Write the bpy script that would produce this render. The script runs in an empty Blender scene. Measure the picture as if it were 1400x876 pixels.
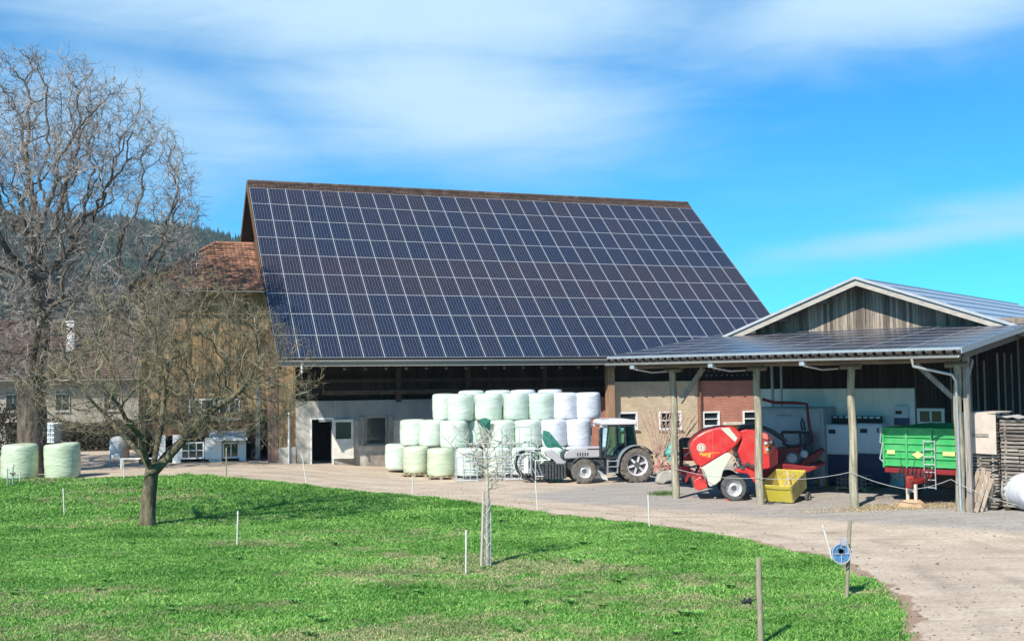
import bpy, math, random
import numpy as np
from mathutils import Vector, Matrix, kdtree, noise as mn
random.seed(7); rng = np.random.default_rng(7)
PI = math.pi; R = math.radians
scene = bpy.context.scene
COL = scene.collection

# ------------------------------------------------------------------ camera
CAMZ = 4.4; F = 1500.0
CM = Matrix.Rotation(PI/2 + math.atan(83/F), 3, 'X') @ Matrix.Rotation(-0.0115, 3, 'Z')
cam_d = bpy.data.cameras.new('camera'); cam = bpy.data.objects.new('camera', cam_d); COL.objects.link(cam)
cam_d.sensor_width = 36; cam_d.lens = 36*F/1400; cam_d.clip_end = 6000; cam_d.clip_start = .2
cam.matrix_world = Matrix.Translation((0, 0, CAMZ)) @ CM.to_4x4()
scene.camera = cam

def sstep(a, b, x):
    t = min(1, max(0, (x-a)/(b-a))); return t*t*(3-2*t)
def gz(x, y):                                   # height of the ground: rises gently to the back left and the right
    return 0.55*sstep(-4, -14, x)*sstep(37, 48, y) + 0.2*sstep(8, 14, x)*sstep(28, 33, y)
def ray(px, py): return CM @ Vector(((px-700)/F, -(py-438)/F, -1))
def W(px, py, Y):
    d = ray(px, py); t = Y/d.y; return Vector((0, 0, CAMZ)) + d*t
def G(px, py, dz=0):
    d = ray(px, py); z = 0
    for _ in range(25):
        t = (z+dz-CAMZ)/d.z; p = Vector((0, 0, CAMZ)) + d*t; z = gz(p.x, p.y)
    return p
def at(px, Y, dz=0):                            # ground point under image column px at depth Y
    p = W(px, 600, Y); return Vector((p.x, Y, gz(p.x, Y)+dz))
class Frame:                                    # a building's own axes: x along its front, y into depth, z up
    def __init__(s, x, y, deg):
        s.o = Vector((x, y, 0)); s.a = R(deg); s.u = Vector((math.cos(s.a), math.sin(s.a), 0)); s.n = Vector((-math.sin(s.a), math.cos(s.a), 0))
    def pt(s, px, py, yl):
        d = ray(px, py); c = Vector((0, 0, CAMZ)); t = (yl - (c-s.o).dot(s.n))/d.dot(s.n); p = c + d*t
        return Vector(((p-s.o).dot(s.u), yl, p.z))
    def rect(s, px0, py0, px1, py1, yl):
        a = s.pt(px0, py0, yl); b = s.pt(px1, py1, yl); c = s.pt(px0, py1, yl); d = s.pt(px1, py0, yl)
        return (a.x+c.x)/2, (b.x+d.x)/2, (b.z+c.z)/2, (a.z+d.z)/2      # x0, x1, z0, z1
    def w(s, x, y, z=0): return s.o + s.u*x + s.n*y + Vector((0, 0, z))

# ------------------------------------------------------------------ materials
MATS = {}
def M(name, col, rough=.8, var=.2, scale=3, stretch=(1,1,1), bump=0, bscale=40, metal=0, island=0, col2=None, detail=5, spec=.35, coat=0, trans=0, pos=.5):
    if name in MATS: return MATS[name]
    m = bpy.data.materials.new(name); m.use_nodes = True; nt = m.node_tree; N = nt.nodes; L = nt.links
    b = N['Principled BSDF']; b.inputs['Roughness'].default_value = rough; b.inputs['Metallic'].default_value = metal
    b.inputs['Specular IOR Level'].default_value = spec; b.inputs['Coat Weight'].default_value = coat; b.inputs['Coat Roughness'].default_value = .12
    tc = N.new('ShaderNodeTexCoord'); mp = N.new('ShaderNodeMapping'); mp.inputs['Scale'].default_value = stretch
    L.new(tc.outputs['Object'], mp.inputs['Vector'])
    no = N.new('ShaderNodeTexNoise'); no.inputs['Scale'].default_value = scale; no.inputs['Detail'].default_value = detail; no.inputs['Roughness'].default_value = .65
    L.new(mp.outputs['Vector'], no.inputs['Vector'])
    rp = N.new('ShaderNodeValToRGB'); e = rp.color_ramp.elements
    lo = tuple(c*(1-var) for c in col); hi = tuple(min(1, c*(1+var)) for c in (col2 or col))
    e[0].position = pos-.2; e[1].position = pos+.2; e[0].color = (*lo, 1); e[1].color = (*hi, 1)
    L.new(no.outputs['Fac'], rp.inputs['Fac']); out = rp.outputs['Color']
    if island:
        ge = N.new('ShaderNodeNewGeometry'); mr = N.new('ShaderNodeMapRange'); mr.inputs['To Min'].default_value = 1-island; mr.inputs['To Max'].default_value = 1+island
        L.new(ge.outputs['Random Per Island'], mr.inputs['Value'])
        mx = N.new('ShaderNodeVectorMath'); mx.operation = 'SCALE'; L.new(out, mx.inputs[0]); L.new(mr.outputs['Result'], mx.inputs['Scale']); out = mx.outputs['Vector']
    L.new(out, b.inputs['Base Color'])
    if bump:
        n2 = N.new('ShaderNodeTexNoise'); n2.inputs['Scale'].default_value = bscale; n2.inputs['Detail'].default_value = 4
        L.new(mp.outputs['Vector'], n2.inputs['Vector'])
        bp = N.new('ShaderNodeBump'); bp.inputs['Strength'].default_value = bump; bp.inputs['Distance'].default_value = .03
        L.new(n2.outputs['Fac'], bp.inputs['Height']); L.new(bp.outputs['Normal'], b.inputs['Normal'])
    MATS[name] = m; return m
def glass_mat():
    m = M('window_glass', (.02, .03, .035), rough=.06, var=.1, spec=.9); return m
def cabglass():
    m = bpy.data.materials.new('cab_glass'); m.use_nodes = True; N = m.node_tree.nodes; L = m.node_tree.links
    o = N['Material Output']; N.remove(N['Principled BSDF'])
    t = N.new('ShaderNodeBsdfTransparent'); t.inputs['Color'].default_value = (.5, .85, .82, 1)
    g = N.new('ShaderNodeBsdfGlossy'); g.inputs['Roughness'].default_value = .03; g.inputs['Color'].default_value = (.7, .95, .95, 1)
    f = N.new('ShaderNodeFresnel'); f.inputs['IOR'].default_value = 1.7; mx = N.new('ShaderNodeMixShader')
    L.new(f.outputs[0], mx.inputs[0]); L.new(t.outputs[0], mx.inputs[1]); L.new(g.outputs[0], mx.inputs[2]); L.new(mx.outputs[0], o.inputs['Surface'])
    return m
def brick_mat(name, c1, c2, mortar, sc=1.0):
    m = bpy.data.materials.new(name); m.use_nodes = True; N = m.node_tree.nodes; L = m.node_tree.links; b = N['Principled BSDF']
    b.inputs['Roughness'].default_value = .9
    tc = N.new('ShaderNodeTexCoord'); sp = N.new('ShaderNodeSeparateXYZ'); cb = N.new('ShaderNodeCombineXYZ')
    L.new(tc.outputs['Object'], sp.inputs[0]); L.new(sp.outputs['X'], cb.inputs['X']); L.new(sp.outputs['Z'], cb.inputs['Y'])
    br = N.new('ShaderNodeTexBrick'); br.inputs['Scale'].default_value = sc; br.inputs['Brick Width'].default_value = .27; br.inputs['Row Height'].default_value = .09
    br.inputs['Mortar Size'].default_value = .012; br.inputs['Color1'].default_value = (*c1, 1); br.inputs['Color2'].default_value = (*c2, 1); br.inputs['Mortar'].default_value = (*mortar, 1)
    L.new(cb.outputs[0], br.inputs['Vector'])
    no = N.new('ShaderNodeTexNoise'); no.inputs['Scale'].default_value = 1.5; L.new(tc.outputs['Object'], no.inputs['Vector'])
    mr = N.new('ShaderNodeMapRange'); mr.inputs['To Min'].default_value = .7; mr.inputs['To Max'].default_value = 1.25; L.new(no.outputs['Fac'], mr.inputs['Value'])
    mx = N.new('ShaderNodeVectorMath'); mx.operation = 'SCALE'; L.new(br.outputs['Color'], mx.inputs[0]); L.new(mr.outputs[0], mx.inputs['Scale']); L.new(mx.outputs[0], b.inputs['Base Color'])
    bp = N.new('ShaderNodeBump'); bp.inputs['Strength'].default_value = .5; bp.inputs['Distance'].default_value = .01; bp.invert = True
    L.new(br.outputs['Fac'], bp.inputs['Height']); L.new(bp.outputs[0], b.inputs['Normal'])
    return m

# ------------------------------------------------------------------ mesh builder
class MB:
    def __init__(s): s.v = []; s.f = []; s.m = []; s.cur = 0; s.uv = None
    def add(s, vs, fs):
        k = len(s.v); s.v.extend([tuple(v) for v in vs]); s.f.extend([tuple(i+k for i in f) for f in fs]); s.m.extend([s.cur]*len(fs)); return s
    def box(s, x0, x1, y0, y1, z0, z1, mat=None):
        vs = [(x, y, z) for z in (z0, z1) for y in (y0, y1) for x in (x0, x1)]
        if mat is not None: vs = [mat @ Vector(v) for v in vs]
        return s.add(vs, [(0,2,3,1),(4,5,7,6),(0,1,5,4),(2,6,7,3),(0,4,6,2),(1,3,7,5)])
    def cbox(s, x0, x1, y0, y1, z0, z1, c=.03):     # box with chamfered vertical and top edges
        o = [(x0+c,y0),(x1-c,y0),(x1,y0+c),(x1,y1-c),(x1-c,y1),(x0+c,y1),(x0,y1-c),(x0,y0+c)]
        cx, cy = (x0+x1)/2, (y0+y1)/2; kx = 1-2*c/(x1-x0); ky = 1-2*c/(y1-y0)
        ins = [(cx+(x-cx)*kx, cy+(y-cy)*ky) for x, y in o]
        vs = [(x,y,z0) for x,y in o]+[(x,y,z1-c) for x,y in o]+[(x,y,z1) for x,y in ins]
        fs = [tuple(range(7,-1,-1)), tuple(range(16,24))]
        for k in (0, 8):
            for i in range(8): j=(i+1)%8; fs.append((k+i,k+j,k+8+j,k+8+i))
        return s.add(vs, fs)
    def beam(s, p, q, w, h, up=(0,0,1)):            # square bar from p to q
        p, q = Vector(p), Vector(q); d = (q-p).normalized(); upv = Vector(up)
        if abs(d.dot(upv)) > .98: upv = Vector((0,1,0))
        a = d.cross(upv).normalized(); b = a.cross(d)
        vs = [c + a*(i*w/2) + b*(j*h/2) for c in (p, q) for i, j in ((-1,-1),(1,-1),(1,1),(-1,1))]
        return s.add(vs, [(3,2,1,0),(4,5,6,7),(0,1,5,4),(1,2,6,5),(2,3,7,6),(3,0,4,7)])
    def tube(s, pts, r, n=6, cap=True):
        pts = [Vector(p) for p in pts]; rs = r if isinstance(r, (list, tuple)) else [r]*len(pts)
        vs = []; prev = None
        for i, p in enumerate(pts):
            d = (pts[min(i+1, len(pts)-1)] - pts[max(i-1, 0)])
            if d.length < 1e-6: d = Vector((0,0,1))
            d.normalize()
            if prev is None:
                a = d.cross(Vector((0,0,1)) if abs(d.z) < .9 else Vector((1,0,0))).normalized()
            else:
                a = (prev - d*prev.dot(d)); a = a.normalized() if a.length > 1e-5 else d.orthogonal().normalized()
            prev = a; b = d.cross(a)
            for k in range(n):
                t = 2*PI*k/n; vs.append(p + (a*math.cos(t) + b*math.sin(t))*rs[i])
        fs = []
        for i in range(len(pts)-1):
            for k in range(n):
                j = (k+1) % n; fs.append((i*n+k, i*n+j, (i+1)*n+j, (i+1)*n+k))
        if cap: fs.append(tuple(range(n-1, -1, -1))); fs.append(tuple((len(pts)-1)*n+k for k in range(n)))
        return s.add(vs, fs)
    def lathe(s, prof, n=24, axis='z', c=(0,0,0), a0=0, a1=2*PI, cap=False):   # prof: (radius, height)
        full = abs(a1-a0-2*PI) < 1e-6; m = n if full else n+1; vs = []
        for r, h in prof:
            for k in range(m):
                t = a0 + (a1-a0)*k/n; x, y = r*math.cos(t), r*math.sin(t)
                vs.append((c[0]+x, c[1]+y, c[2]+h) if axis == 'z' else ((c[0]+x, c[1]+h, c[2]+y) if axis == 'y' else (c[0]+h, c[1]+x, c[2]+y)))
        fs = []
        for i in range(len(prof)-1):
            for k in range(n):
                j = (k+1) % m
                q = (i*m+k, i*m+j, (i+1)*m+j, (i+1)*m+k); fs.append(q if axis != 'y' else q[::-1])
        if cap and full and prof[0][0] > 1e-4: fs.append(tuple(range(m-1, -1, -1)) if axis != 'y' else tuple(range(m)))
        if cap and full and prof[-1][0] > 1e-4:
            t = tuple((len(prof)-1)*m+k for k in range(m)); fs.append(t if axis != 'y' else t[::-1])
        return s.add(vs, fs)
    def prism(s, poly, y0, y1):                     # polygon in x,z pushed from y0 to y1
        n = len(poly); vs = [(x, y0, z) for x, z in poly] + [(x, y1, z) for x, z in poly]
        ar = sum(poly[i][0]*poly[(i+1)%n][1]-poly[(i+1)%n][0]*poly[i][1] for i in range(n))
        f = [tuple(range(n)), tuple(range(2*n-1, n-1, -1))]
        for i in range(n): j = (i+1) % n; f.append((j, i, i+n, j+n))
        if ar < 0: f = [t[::-1] for t in f]
        return s.add(vs, f)
    def quad(s, a, b, c, d): return s.add([a, b, c, d], [(0,1,2,3)])
    def build(s, name, mats, parent=None, smooth=0, bevel=0):
        me = bpy.data.meshes.new(name); me.from_pydata(s.v, [], s.f)
        ms = mats if isinstance(mats, (list, tuple)) else [mats]
        for m in ms: me.materials.append(m)
        if len(ms) > 1: me.polygons.foreach_set('material_index', s.m)
        if smooth:
            me.polygons.foreach_set('use_smooth', [True]*len(me.polygons)); me.set_sharp_from_angle(angle=R(smooth))
        me.update(); o = bpy.data.objects.new(name, me); COL.objects.link(o)
        if parent: o.parent = parent
        if bevel:
            b = o.modifiers.new('b', 'BEVEL'); b.width = bevel; b.segments = 2; b.limit_method = 'ANGLE'
        return o
def tag(o, label=None, cat=None, group=None, kind=None):
    if label: o['label'] = label
    if cat: o['category'] = cat
    if group: o['group'] = group
    if kind: o['kind'] = kind
    return o
def thing(name, label, cat, loc=(0,0,0), rz=0, group=None):
    o = bpy.data.objects.new(name, None); o.empty_display_size = .3; COL.objects.link(o); o.location = loc; o.rotation_euler = (0,0,rz)
    return tag(o, label, cat, group)
def copy_tree(o, parent=None):
    c = o.copy(); COL.objects.link(c); c.parent = parent
    for ch in [x for x in bpy.data.objects if x.parent == o]: copy_tree(ch, c)
    return c
def npmesh(name, V, Fc, mat, k):                    # fast mesh from arrays, faces of k corners
    me = bpy.data.meshes.new(name); nv, nf = len(V), len(Fc)
    me.vertices.add(nv); me.vertices.foreach_set('co', np.asarray(V, dtype=np.float32).ravel())
    me.loops.add(nf*k); me.loops.foreach_set('vertex_index', np.asarray(Fc, dtype=np.int32).ravel())
    me.polygons.add(nf); me.polygons.foreach_set('loop_start', np.arange(nf, dtype=np.int32)*k)
    me.materials.append(mat); me.update(calc_edges=True); me.validate()
    o = bpy.data.objects.new(name, me); COL.objects.link(o); return o
def boards(mb, x0, x1, y, z0, z1, w=.2, th=.03, gap=.012, jit=.02, holes=(), batten=False):
    """vertical boards in the plane y facing -y; z0/z1 numbers or functions of x"""
    x = x0
    while x < x1-.02:
        ww = min(w*random.uniform(.85, 1.15), x1-x); xa, xb = x+gap/2, x+ww-gap/2; xm = (xa+xb)/2
        lo = z0(xm) if callable(z0) else z0; hi = z1(xm) if callable(z1) else z1
        segs = [(lo + random.uniform(0, jit), hi)]
        for hx0, hx1, hz0, hz1 in holes:
            if hx0 < xm < hx1:
                ns = []
                for a, b in segs:
                    if hz0 > a: ns.append((a, min(b, hz0)))
                    if hz1 < b: ns.append((max(a, hz1), b))
                segs = [q for q in ns if q[1]-q[0] > .02]
        t = th*random.uniform(.6, 1.2)
        for a, b in segs:
            mb.box(xa, xb, y-t, y, a, b)
            if batten: mb.box(xa-.025, xa+.025, y-t-.022, y-.003, a, b)
        x += ww
def tiles(mb, o, u, v, nrm, nu, nv, wu, wv, keep=None, th=.025, lift=.035):
    """overlapping roof tiles; o corner, u along, v up the slope"""
    o, u, v, nrm = Vector(o), Vector(u), Vector(v), Vector(nrm)
    for j in range(nv):
        for i in range(nu):
            c = o + u*(i*wu+wu/2) + v*(j*wv)
            if keep and not keep(c): continue
            l = lift*random.uniform(.7, 1.3); w = wu*.48; dx = random.uniform(-.004, .004)
            a0 = c - u*(w+dx) + nrm*l; a1 = c + u*(w-dx) + nrm*l
            b0 = a0 + v*wv*1.08 - nrm*(l*.8); b1 = a1 + v*wv*1.08 - nrm*(l*.8)
            m0 = c + nrm*(l+.02); m1 = m0 + v*wv*1.08 - nrm*(l*.8)
            t = -nrm*th
            mb.add([a0, m0, a1, b0, m1, b1, a0+t, m0+t, a1+t, b0+t, b1+t], [(0,1,4,3),(1,2,5,4),(6,7,1,0),(7,8,2,1),(6,0,3,9),(2,8,10,5)])
# ------------------------------------------------------------------ light and sky
SUN_AZ = 211.5; SUN_EL = 42.0                       # compass style: from +Y towards +X
w = bpy.data.worlds.new('World'); scene.world = w; w.use_nodes = True
N = w.node_tree.nodes; L = w.node_tree.links; bg = N['Background']; bg.inputs['Strength'].default_value = .09
sky = N.new('ShaderNodeTexSky'); sky.sky_type = 'NISHITA'; sky.sun_disc = False; sky.sun_elevation = R(SUN_EL); sky.sun_rotation = R(SUN_AZ)
sky.altitude = 500; sky.air_density = 1.0; sky.dust_density = .3; sky.ozone_density = 2.0
tc = N.new('ShaderNodeTexCoord'); nm = N.new('ShaderNodeVectorMath'); nm.operation = 'NORMALIZE'; L.new(tc.outputs['Generated'], nm.inputs[0])
def math_n(op, a, b=None, c=None):
    n = N.new('ShaderNodeMath'); n.operation = op
    for i, q in enumerate((a, b, c)):
        if q is None: continue
        if isinstance(q, (int, float)): n.inputs[i].default_value = q
        else: L.new(q, n.inputs[i])
    return n.outputs[0]
sx = N.new('ShaderNodeSeparateXYZ'); L.new(nm.outputs[0], sx.inputs[0])
def cloud_noise(scale, st, det, rough, dist, off):
    mp = N.new('ShaderNodeMapping'); mp.inputs['Scale'].default_value = st; mp.inputs['Location'].default_value = off; L.new(nm.outputs[0], mp.inputs['Vector'])
    n = N.new('ShaderNodeTexNoise'); n.inputs['Scale'].default_value = scale; n.inputs['Detail'].default_value = det; n.inputs['Roughness'].default_value = rough; n.inputs['Distortion'].default_value = dist
    L.new(mp.outputs[0], n.inputs['Vector']); return n.outputs['Fac']
n1 = cloud_noise(3.2, (1, 1, 2.6), 9, .58, .9, (.3, 0, 1.7)); n2 = cloud_noise(9, (.7, 1, 5.5), 8, .6, 1.0, (2, 1, 0))
def blob(az, el, wa, we, tilt=0):                   # soft patch of high cloud round a direction (degrees)
    x0, z0 = math.sin(R(az)), math.sin(R(el))
    dx = math_n('SUBTRACT', sx.outputs['X'], x0); dz = math_n('SUBTRACT', sx.outputs['Z'], z0)
    dz = math_n('SUBTRACT', dz, math_n('MULTIPLY', dx, tilt))
    q = math_n('ADD', math_n('POWER', math_n('DIVIDE', dx, math.sin(R(wa))), 2), math_n('POWER', math_n('DIVIDE', dz, math.sin(R(we))), 2))
    return math_n('EXPONENT', math_n('MULTIPLY', q, -1))
CL = [(-6,19.5,22,4.2,.0,1.0),(22,19,16,3.0,.10,.95),(-3,14.5,12,4.0,-.1,.95),(-18,13.5,12,5,0,.6),(20,6.8,9,.9,.1,.6),(27,8.0,8,1.0,.05,.5),(14,5.6,6,.5,.05,.3),(-20,20,14,5,0,.55),(4,9.5,8,2.5,-.3,.25)]
dens = None
for az, el, wa, we, ti, am in CL:
    b_ = math_n('MULTIPLY', blob(az, el, wa, we, ti), am); dens = b_ if dens is None else math_n('MAXIMUM', dens, b_)
nn = math_n('ADD', math_n('MULTIPLY', n1, .7), math_n('MULTIPLY', n2, .3))
dd = math_n('ADD', math_n('MULTIPLY', dens, .95), math_n('MULTIPLY', math_n('SUBTRACT', nn, .5), 1.1))
mr = N.new('ShaderNodeMapRange'); mr.interpolation_type = 'SMOOTHSTEP'; mr.inputs['From Min'].default_value = .02; mr.inputs['From Max'].default_value = .98; mr.inputs['To Max'].default_value = .97
L.new(dd, mr.inputs['Value'])
tint = N.new('ShaderNodeMix'); tint.data_type = 'RGBA'; tint.blend_type = 'MULTIPLY'; tint.inputs[0].default_value = 1; tint.inputs[7].default_value = (.16, .97, 1.42, 1)
L.new(sky.outputs[0], tint.inputs[6])
mx = N.new('ShaderNodeMix'); mx.data_type = 'RGBA'; mx.inputs[7].default_value = (5.0, 7.1, 8.7, 1)
L.new(mr.outputs[0], mx.inputs[0]); L.new(tint.outputs[2], mx.inputs[6]); L.new(mx.outputs[2], bg.inputs['Color'])
sd = bpy.data.lights.new('sun', 'SUN'); sd.energy = 5.0; sd.angle = R(.55); sd.color = (1, .94, .85)
so = bpy.data.objects.new('sun', sd); COL.objects.link(so)
sv = Vector((math.sin(R(SUN_AZ))*math.cos(R(SUN_EL)), math.cos(R(SUN_AZ))*math.cos(R(SUN_EL)), math.sin(R(SUN_EL))))
so.rotation_euler = sv.to_track_quat('Z', 'Y').to_euler()
vs = scene.view_settings; vs.view_transform = 'Standard'; vs.look = 'None'; vs.exposure = 0.48; vs.gamma = 1; vs.use_curve_mapping = False
scene.render.engine = 'CYCLES'; scene.cycles.max_bounces = 5; scene.cycles.diffuse_bounces = 3; scene.cycles.transparent_max_bounces = 8

# ------------------------------------------------------------------ ground
edge_px = [(-260,652),(-120,653),(20,655),(110,655.5),(180,653),(240,652),(330,655),(400,662),(480,672),(560,679),(640,688),(700,697),(780,707),(850,715),(900,723),(960,731),(1040,746),(1100,758),(1150,775),(1190,795),(1213,815),(1224,840),(1228,876),(1226,930)]
EDGE = np.array([(p.x, p.y) for p in (G(a, b) for a, b in edge_px)])
EDGE = np.vstack([EDGE, [[8.6, 12.5], [9.5, 5], [9.5, -8]]])
POLY = np.vstack([EDGE, [[70, -8], [70, 130], [-90, 130], [-90, 48], EDGE[0]]])
def in_poly(P, Q):
    x, y = P[:,0], P[:,1]; c = np.zeros(len(P), bool); j = len(Q)-1
    for i in range(len(Q)):
        xi, yi = Q[i]; xj, yj = Q[j]
        k = ((yi > y) != (yj > y)) & (x < (xj-xi)*(y-yi)/((yj-yi) if yj != yi else 1e-9)+xi); c ^= k; j = i
    return c
def edge_dist(P):
    d = np.full(len(P), 1e9)
    for a, b in zip(EDGE[:-1], EDGE[1:]):
        ab = b-a; t = np.clip(((P-a)@ab)/(ab@ab), 0, 1); q = a + t[:,None]*ab; d = np.minimum(d, np.hypot(*(P-q).T))
    return d
def sst(a, b, x): t = np.clip((x-a)/(b-a), 0, 1); return t*t*(3-2*t)
def GZ(x, y): return .55*sst(-4, -14, x)*sst(37, 48, y) + .2*sst(8, 14, x)*sst(28, 33, y)
def fbm(x, y, seed, s):
    r = np.random.default_rng(seed); o = np.zeros_like(x)
    for k in range(5):
        for q in range(4):
            a = r.uniform(0, 2*PI); f = s*(1.9**k)*r.uniform(.7, 1.3); o += np.sin((x*math.cos(a)+y*math.sin(a))*f + r.uniform(0, 6.3))*(.55**k)
    return o/4
def ground_mat(name, kind):
    m = bpy.data.materials.new(name); m.use_nodes = True; N = m.node_tree.nodes; L = m.node_tree.links; b = N['Principled BSDF']
    b.inputs['Roughness'].default_value = .95; b.inputs['Specular IOR Level'].default_value = .15
    g = N.new('ShaderNodeNewGeometry')
    def noise(sc, det=6, st=(1,1,1), off=(0,0,0), rough=.6):
        mp = N.new('ShaderNodeMapping'); mp.inputs['Scale'].default_value = st; mp.inputs['Location'].default_value = off; L.new(g.outputs['Position'], mp.inputs[0])
        n = N.new('ShaderNodeTexNoise'); n.inputs['Scale'].default_value = sc; n.inputs['Detail'].default_value = det; n.inputs['Roughness'].default_value = rough; L.new(mp.outputs[0], n.inputs['Vector']); return n.outputs['Fac']
    def ramp(fac, a, ca, b_, cb):
        r = N.new('ShaderNodeValToRGB'); e = r.color_ramp.elements; e[0].position = a; e[1].position = b_; e[0].color = (*ca, 1); e[1].color = (*cb, 1); L.new(fac, r.inputs[0]); return r.outputs[0]
    def mix(f, a, c, mode='MIX'):
        x = N.new('ShaderNodeMix'); x.data_type = 'RGBA'; x.blend_type = mode
        for i, q in ((0, f), (6, a), (7, c)):
            if isinstance(q, (int, float)): x.inputs[i].default_value = q
            elif isinstance(q, tuple): x.inputs[i].default_value = (*q, 1)
            else: L.new(q, x.inputs[i])
        return x.outputs[2]
    if kind == 'field':
        c = ramp(noise(1.3), .35, (.05, .11, .022), .7, (.10, .19, .045))
        c = mix(ramp(noise(.35, 5, off=(3,1,0)), .52, (0,0,0), .66, (1,1,1)), c, (.16, .13, .06))
        bs = 14
    else:
        c = ramp(noise(.55, 8, st=(1, 1.6, 1)), .3, (.46, .37, .275), .72, (.64, .53, .405))
        at_ = N.new('ShaderNodeAttribute'); at_.attribute_name = 'edge'
        fine = noise(9, 6)
        # tyre tracks and mud films run with the lane
        tr = ramp(noise(.9, 7, st=(.35, 2.6, 1), off=(5,2,0)), .5, (0,0,0), .68, (1,1,1)); c = mix(math_in(N, L, tr, .4), c, (.29, .235, .185))
        for cen in (1.5, 3.1, 5.2, 6.9):
            ab = N.new('ShaderNodeMath'); ab.operation = 'SUBTRACT'; ab.inputs[1].default_value = cen; L.new(at_.outputs['Fac'], ab.inputs[0]); a2 = N.new('ShaderNodeMath'); a2.operation = 'ABSOLUTE'; L.new(ab.outputs[0], a2.inputs[0])
            c = mix(math_in(N, L, mix(1.0, ramp(a2.outputs[0], .08, (1,1,1), .38, (0,0,0)), ramp(noise(.7, 6, off=(cen,0,0)), .42, (0,0,0), .62, (1,1,1)), 'MULTIPLY'), .5), c, (.30, .235, .18))
        # concrete slab in front of the shelter
        at2 = N.new('ShaderNodeAttribute'); at2.attribute_name = 'slab'
        con = ramp(noise(1.2, 8, st=(.5, 2, 1)), .35, (.30, .28, .25), .7, (.44, .405, .365)); c = mix(at2.outputs['Fac'], c, con)
        # earthy verge along the grass
        ad = N.new('ShaderNodeMath'); ad.operation = 'ADD'; L.new(at_.outputs['Fac'], ad.inputs[0])
        n_ = N.new('ShaderNodeMath'); n_.operation = 'MULTIPLY'; n_.inputs[1].default_value = 1.2; L.new(noise(1.1, 6), n_.inputs[0]); L.new(n_.outputs[0], ad.inputs[1])
        vg = ramp(ad.outputs[0], .95, (1,1,1), 1.5, (0,0,0)); c = mix(math_in(N, L, vg, .75), c, (.30, .19, .125))
        # pebbles, dung and straw bits
        v = N.new('ShaderNodeTexVoronoi'); v.inputs['Scale'].default_value = 4.0; L.new(g.outputs['Position'], v.inputs['Vector'])
        sp = ramp(v.outputs['Distance'], .06, (1,1,1), .1, (0,0,0)); gate = ramp(noise(.8, 4, off=(9,0,0)), .5, (0,0,0), .6, (1,1,1))
        c = mix(mix(1.0, sp, gate, 'MULTIPLY'), c, (.09, .07, .05))
        gr = ramp(fine, .35, (.80,.79,.78), .68, (1.1,1.1,1.1)); c = mix(1.0, c, gr, 'MULTIPLY'); bs = 22
    L.new(c, b.inputs['Base Color'])
    n = N.new('ShaderNodeTexNoise'); n.inputs['Scale'].default_value = bs; n.inputs['Detail'].default_value = 6; L.new(g.outputs['Position'], n.inputs['Vector'])
    bp = N.new('ShaderNodeBump'); bp.inputs['Strength'].default_value = .45; bp.inputs['Distance'].default_value = .05; L.new(n.outputs['Fac'], bp.inputs['Height']); L.new(bp.outputs[0], b.inputs['Normal'])
    return m
def math_in(N, L, sock, k):
    n = N.new('ShaderNodeMath'); n.operation = 'MULTIPLY'; n.inputs[1].default_value = k; L.new(sock, n.inputs[0]); return n.outputs[0]
# one sheet to the horizon, fine where the camera looks
def axis(lo, hi, st, far): 
    a = list(np.arange(lo, hi+st/2, st)); o = []; d = st; x = lo
    while x > -far: d *= 1.6; x -= d; o.append(x)
    o2 = []; d = st; x = hi
    while x < far: d *= 1.6; x += d; o2.append(x)
    return np.array(o[::-1]+a+o2)
def grid(xs, ys):
    X, Y = np.meshgrid(xs, ys); n = len(xs); m = len(ys)
    i = (np.arange(m-1)[:,None]*n + np.arange(n-1)[None,:]).ravel(); return X.ravel(), Y.ravel(), np.stack([i, i+1, i+n+1, i+n], 1)
X, Y, Q = grid(axis(-34, 34, .5, 2500), axis(4, 80, .5, 2500)); Z = GZ(X, Y)
fld = npmesh('field', np.stack([X, Y, Z], 1), Q, ground_mat('field_soil', 'field'), 4); fld['kind'] = 'structure'
fld.data.polygons.foreach_set('use_smooth', [True]*len(fld.data.polygons))
xs = np.arange(-48, 60, .3); ys = np.arange(-6, 96, .3); X, Y, Q = grid(xs, ys)
P = np.stack([X, Y], 1); ins = in_poly(P, POLY); ed = edge_dist(P); ed_s = np.where(ins, ed, -ed) + .22*fbm(X, Y, 3, 1.4)
keep = (ed_s[Q] > -.55).all(1); Q = Q[keep]; used = np.unique(Q); mp_ = np.full(len(X), -1); mp_[used] = np.arange(len(used)); Q = mp_[Q]
X, Y, ed_u = X[used], Y[used], ed_s[used]
yard = npmesh('yard', np.stack([X, Y, GZ(X, Y)+.012], 1), Q, ground_mat('yard_dirt', 'yard'), 4); yard['kind'] = 'structure'
yard.data.polygons.foreach_set('use_smooth', [True]*len(yard.data.polygons))
# slab: the strip of concrete in front of and under the shelter
S0 = np.array([5.96, 40.8]); su = np.array([.768, -.640]); sn = np.array([.640, .768])
rel = np.stack([X, Y], 1)-S0; lx = rel@su; ly = rel@sn
slab = sst(-6.5, -4.5, lx)*sst(-3.6, -2.6, ly + .35*fbm(X, Y, 8, 1.1))
for nme, val in (('edge', np.clip(ed_u, 0, 9)), ('slab', slab*.9)):
    a = yard.data.attributes.new(nme, 'FLOAT', 'POINT'); a.data.foreach_set('value', val.astype(np.float32))

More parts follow.
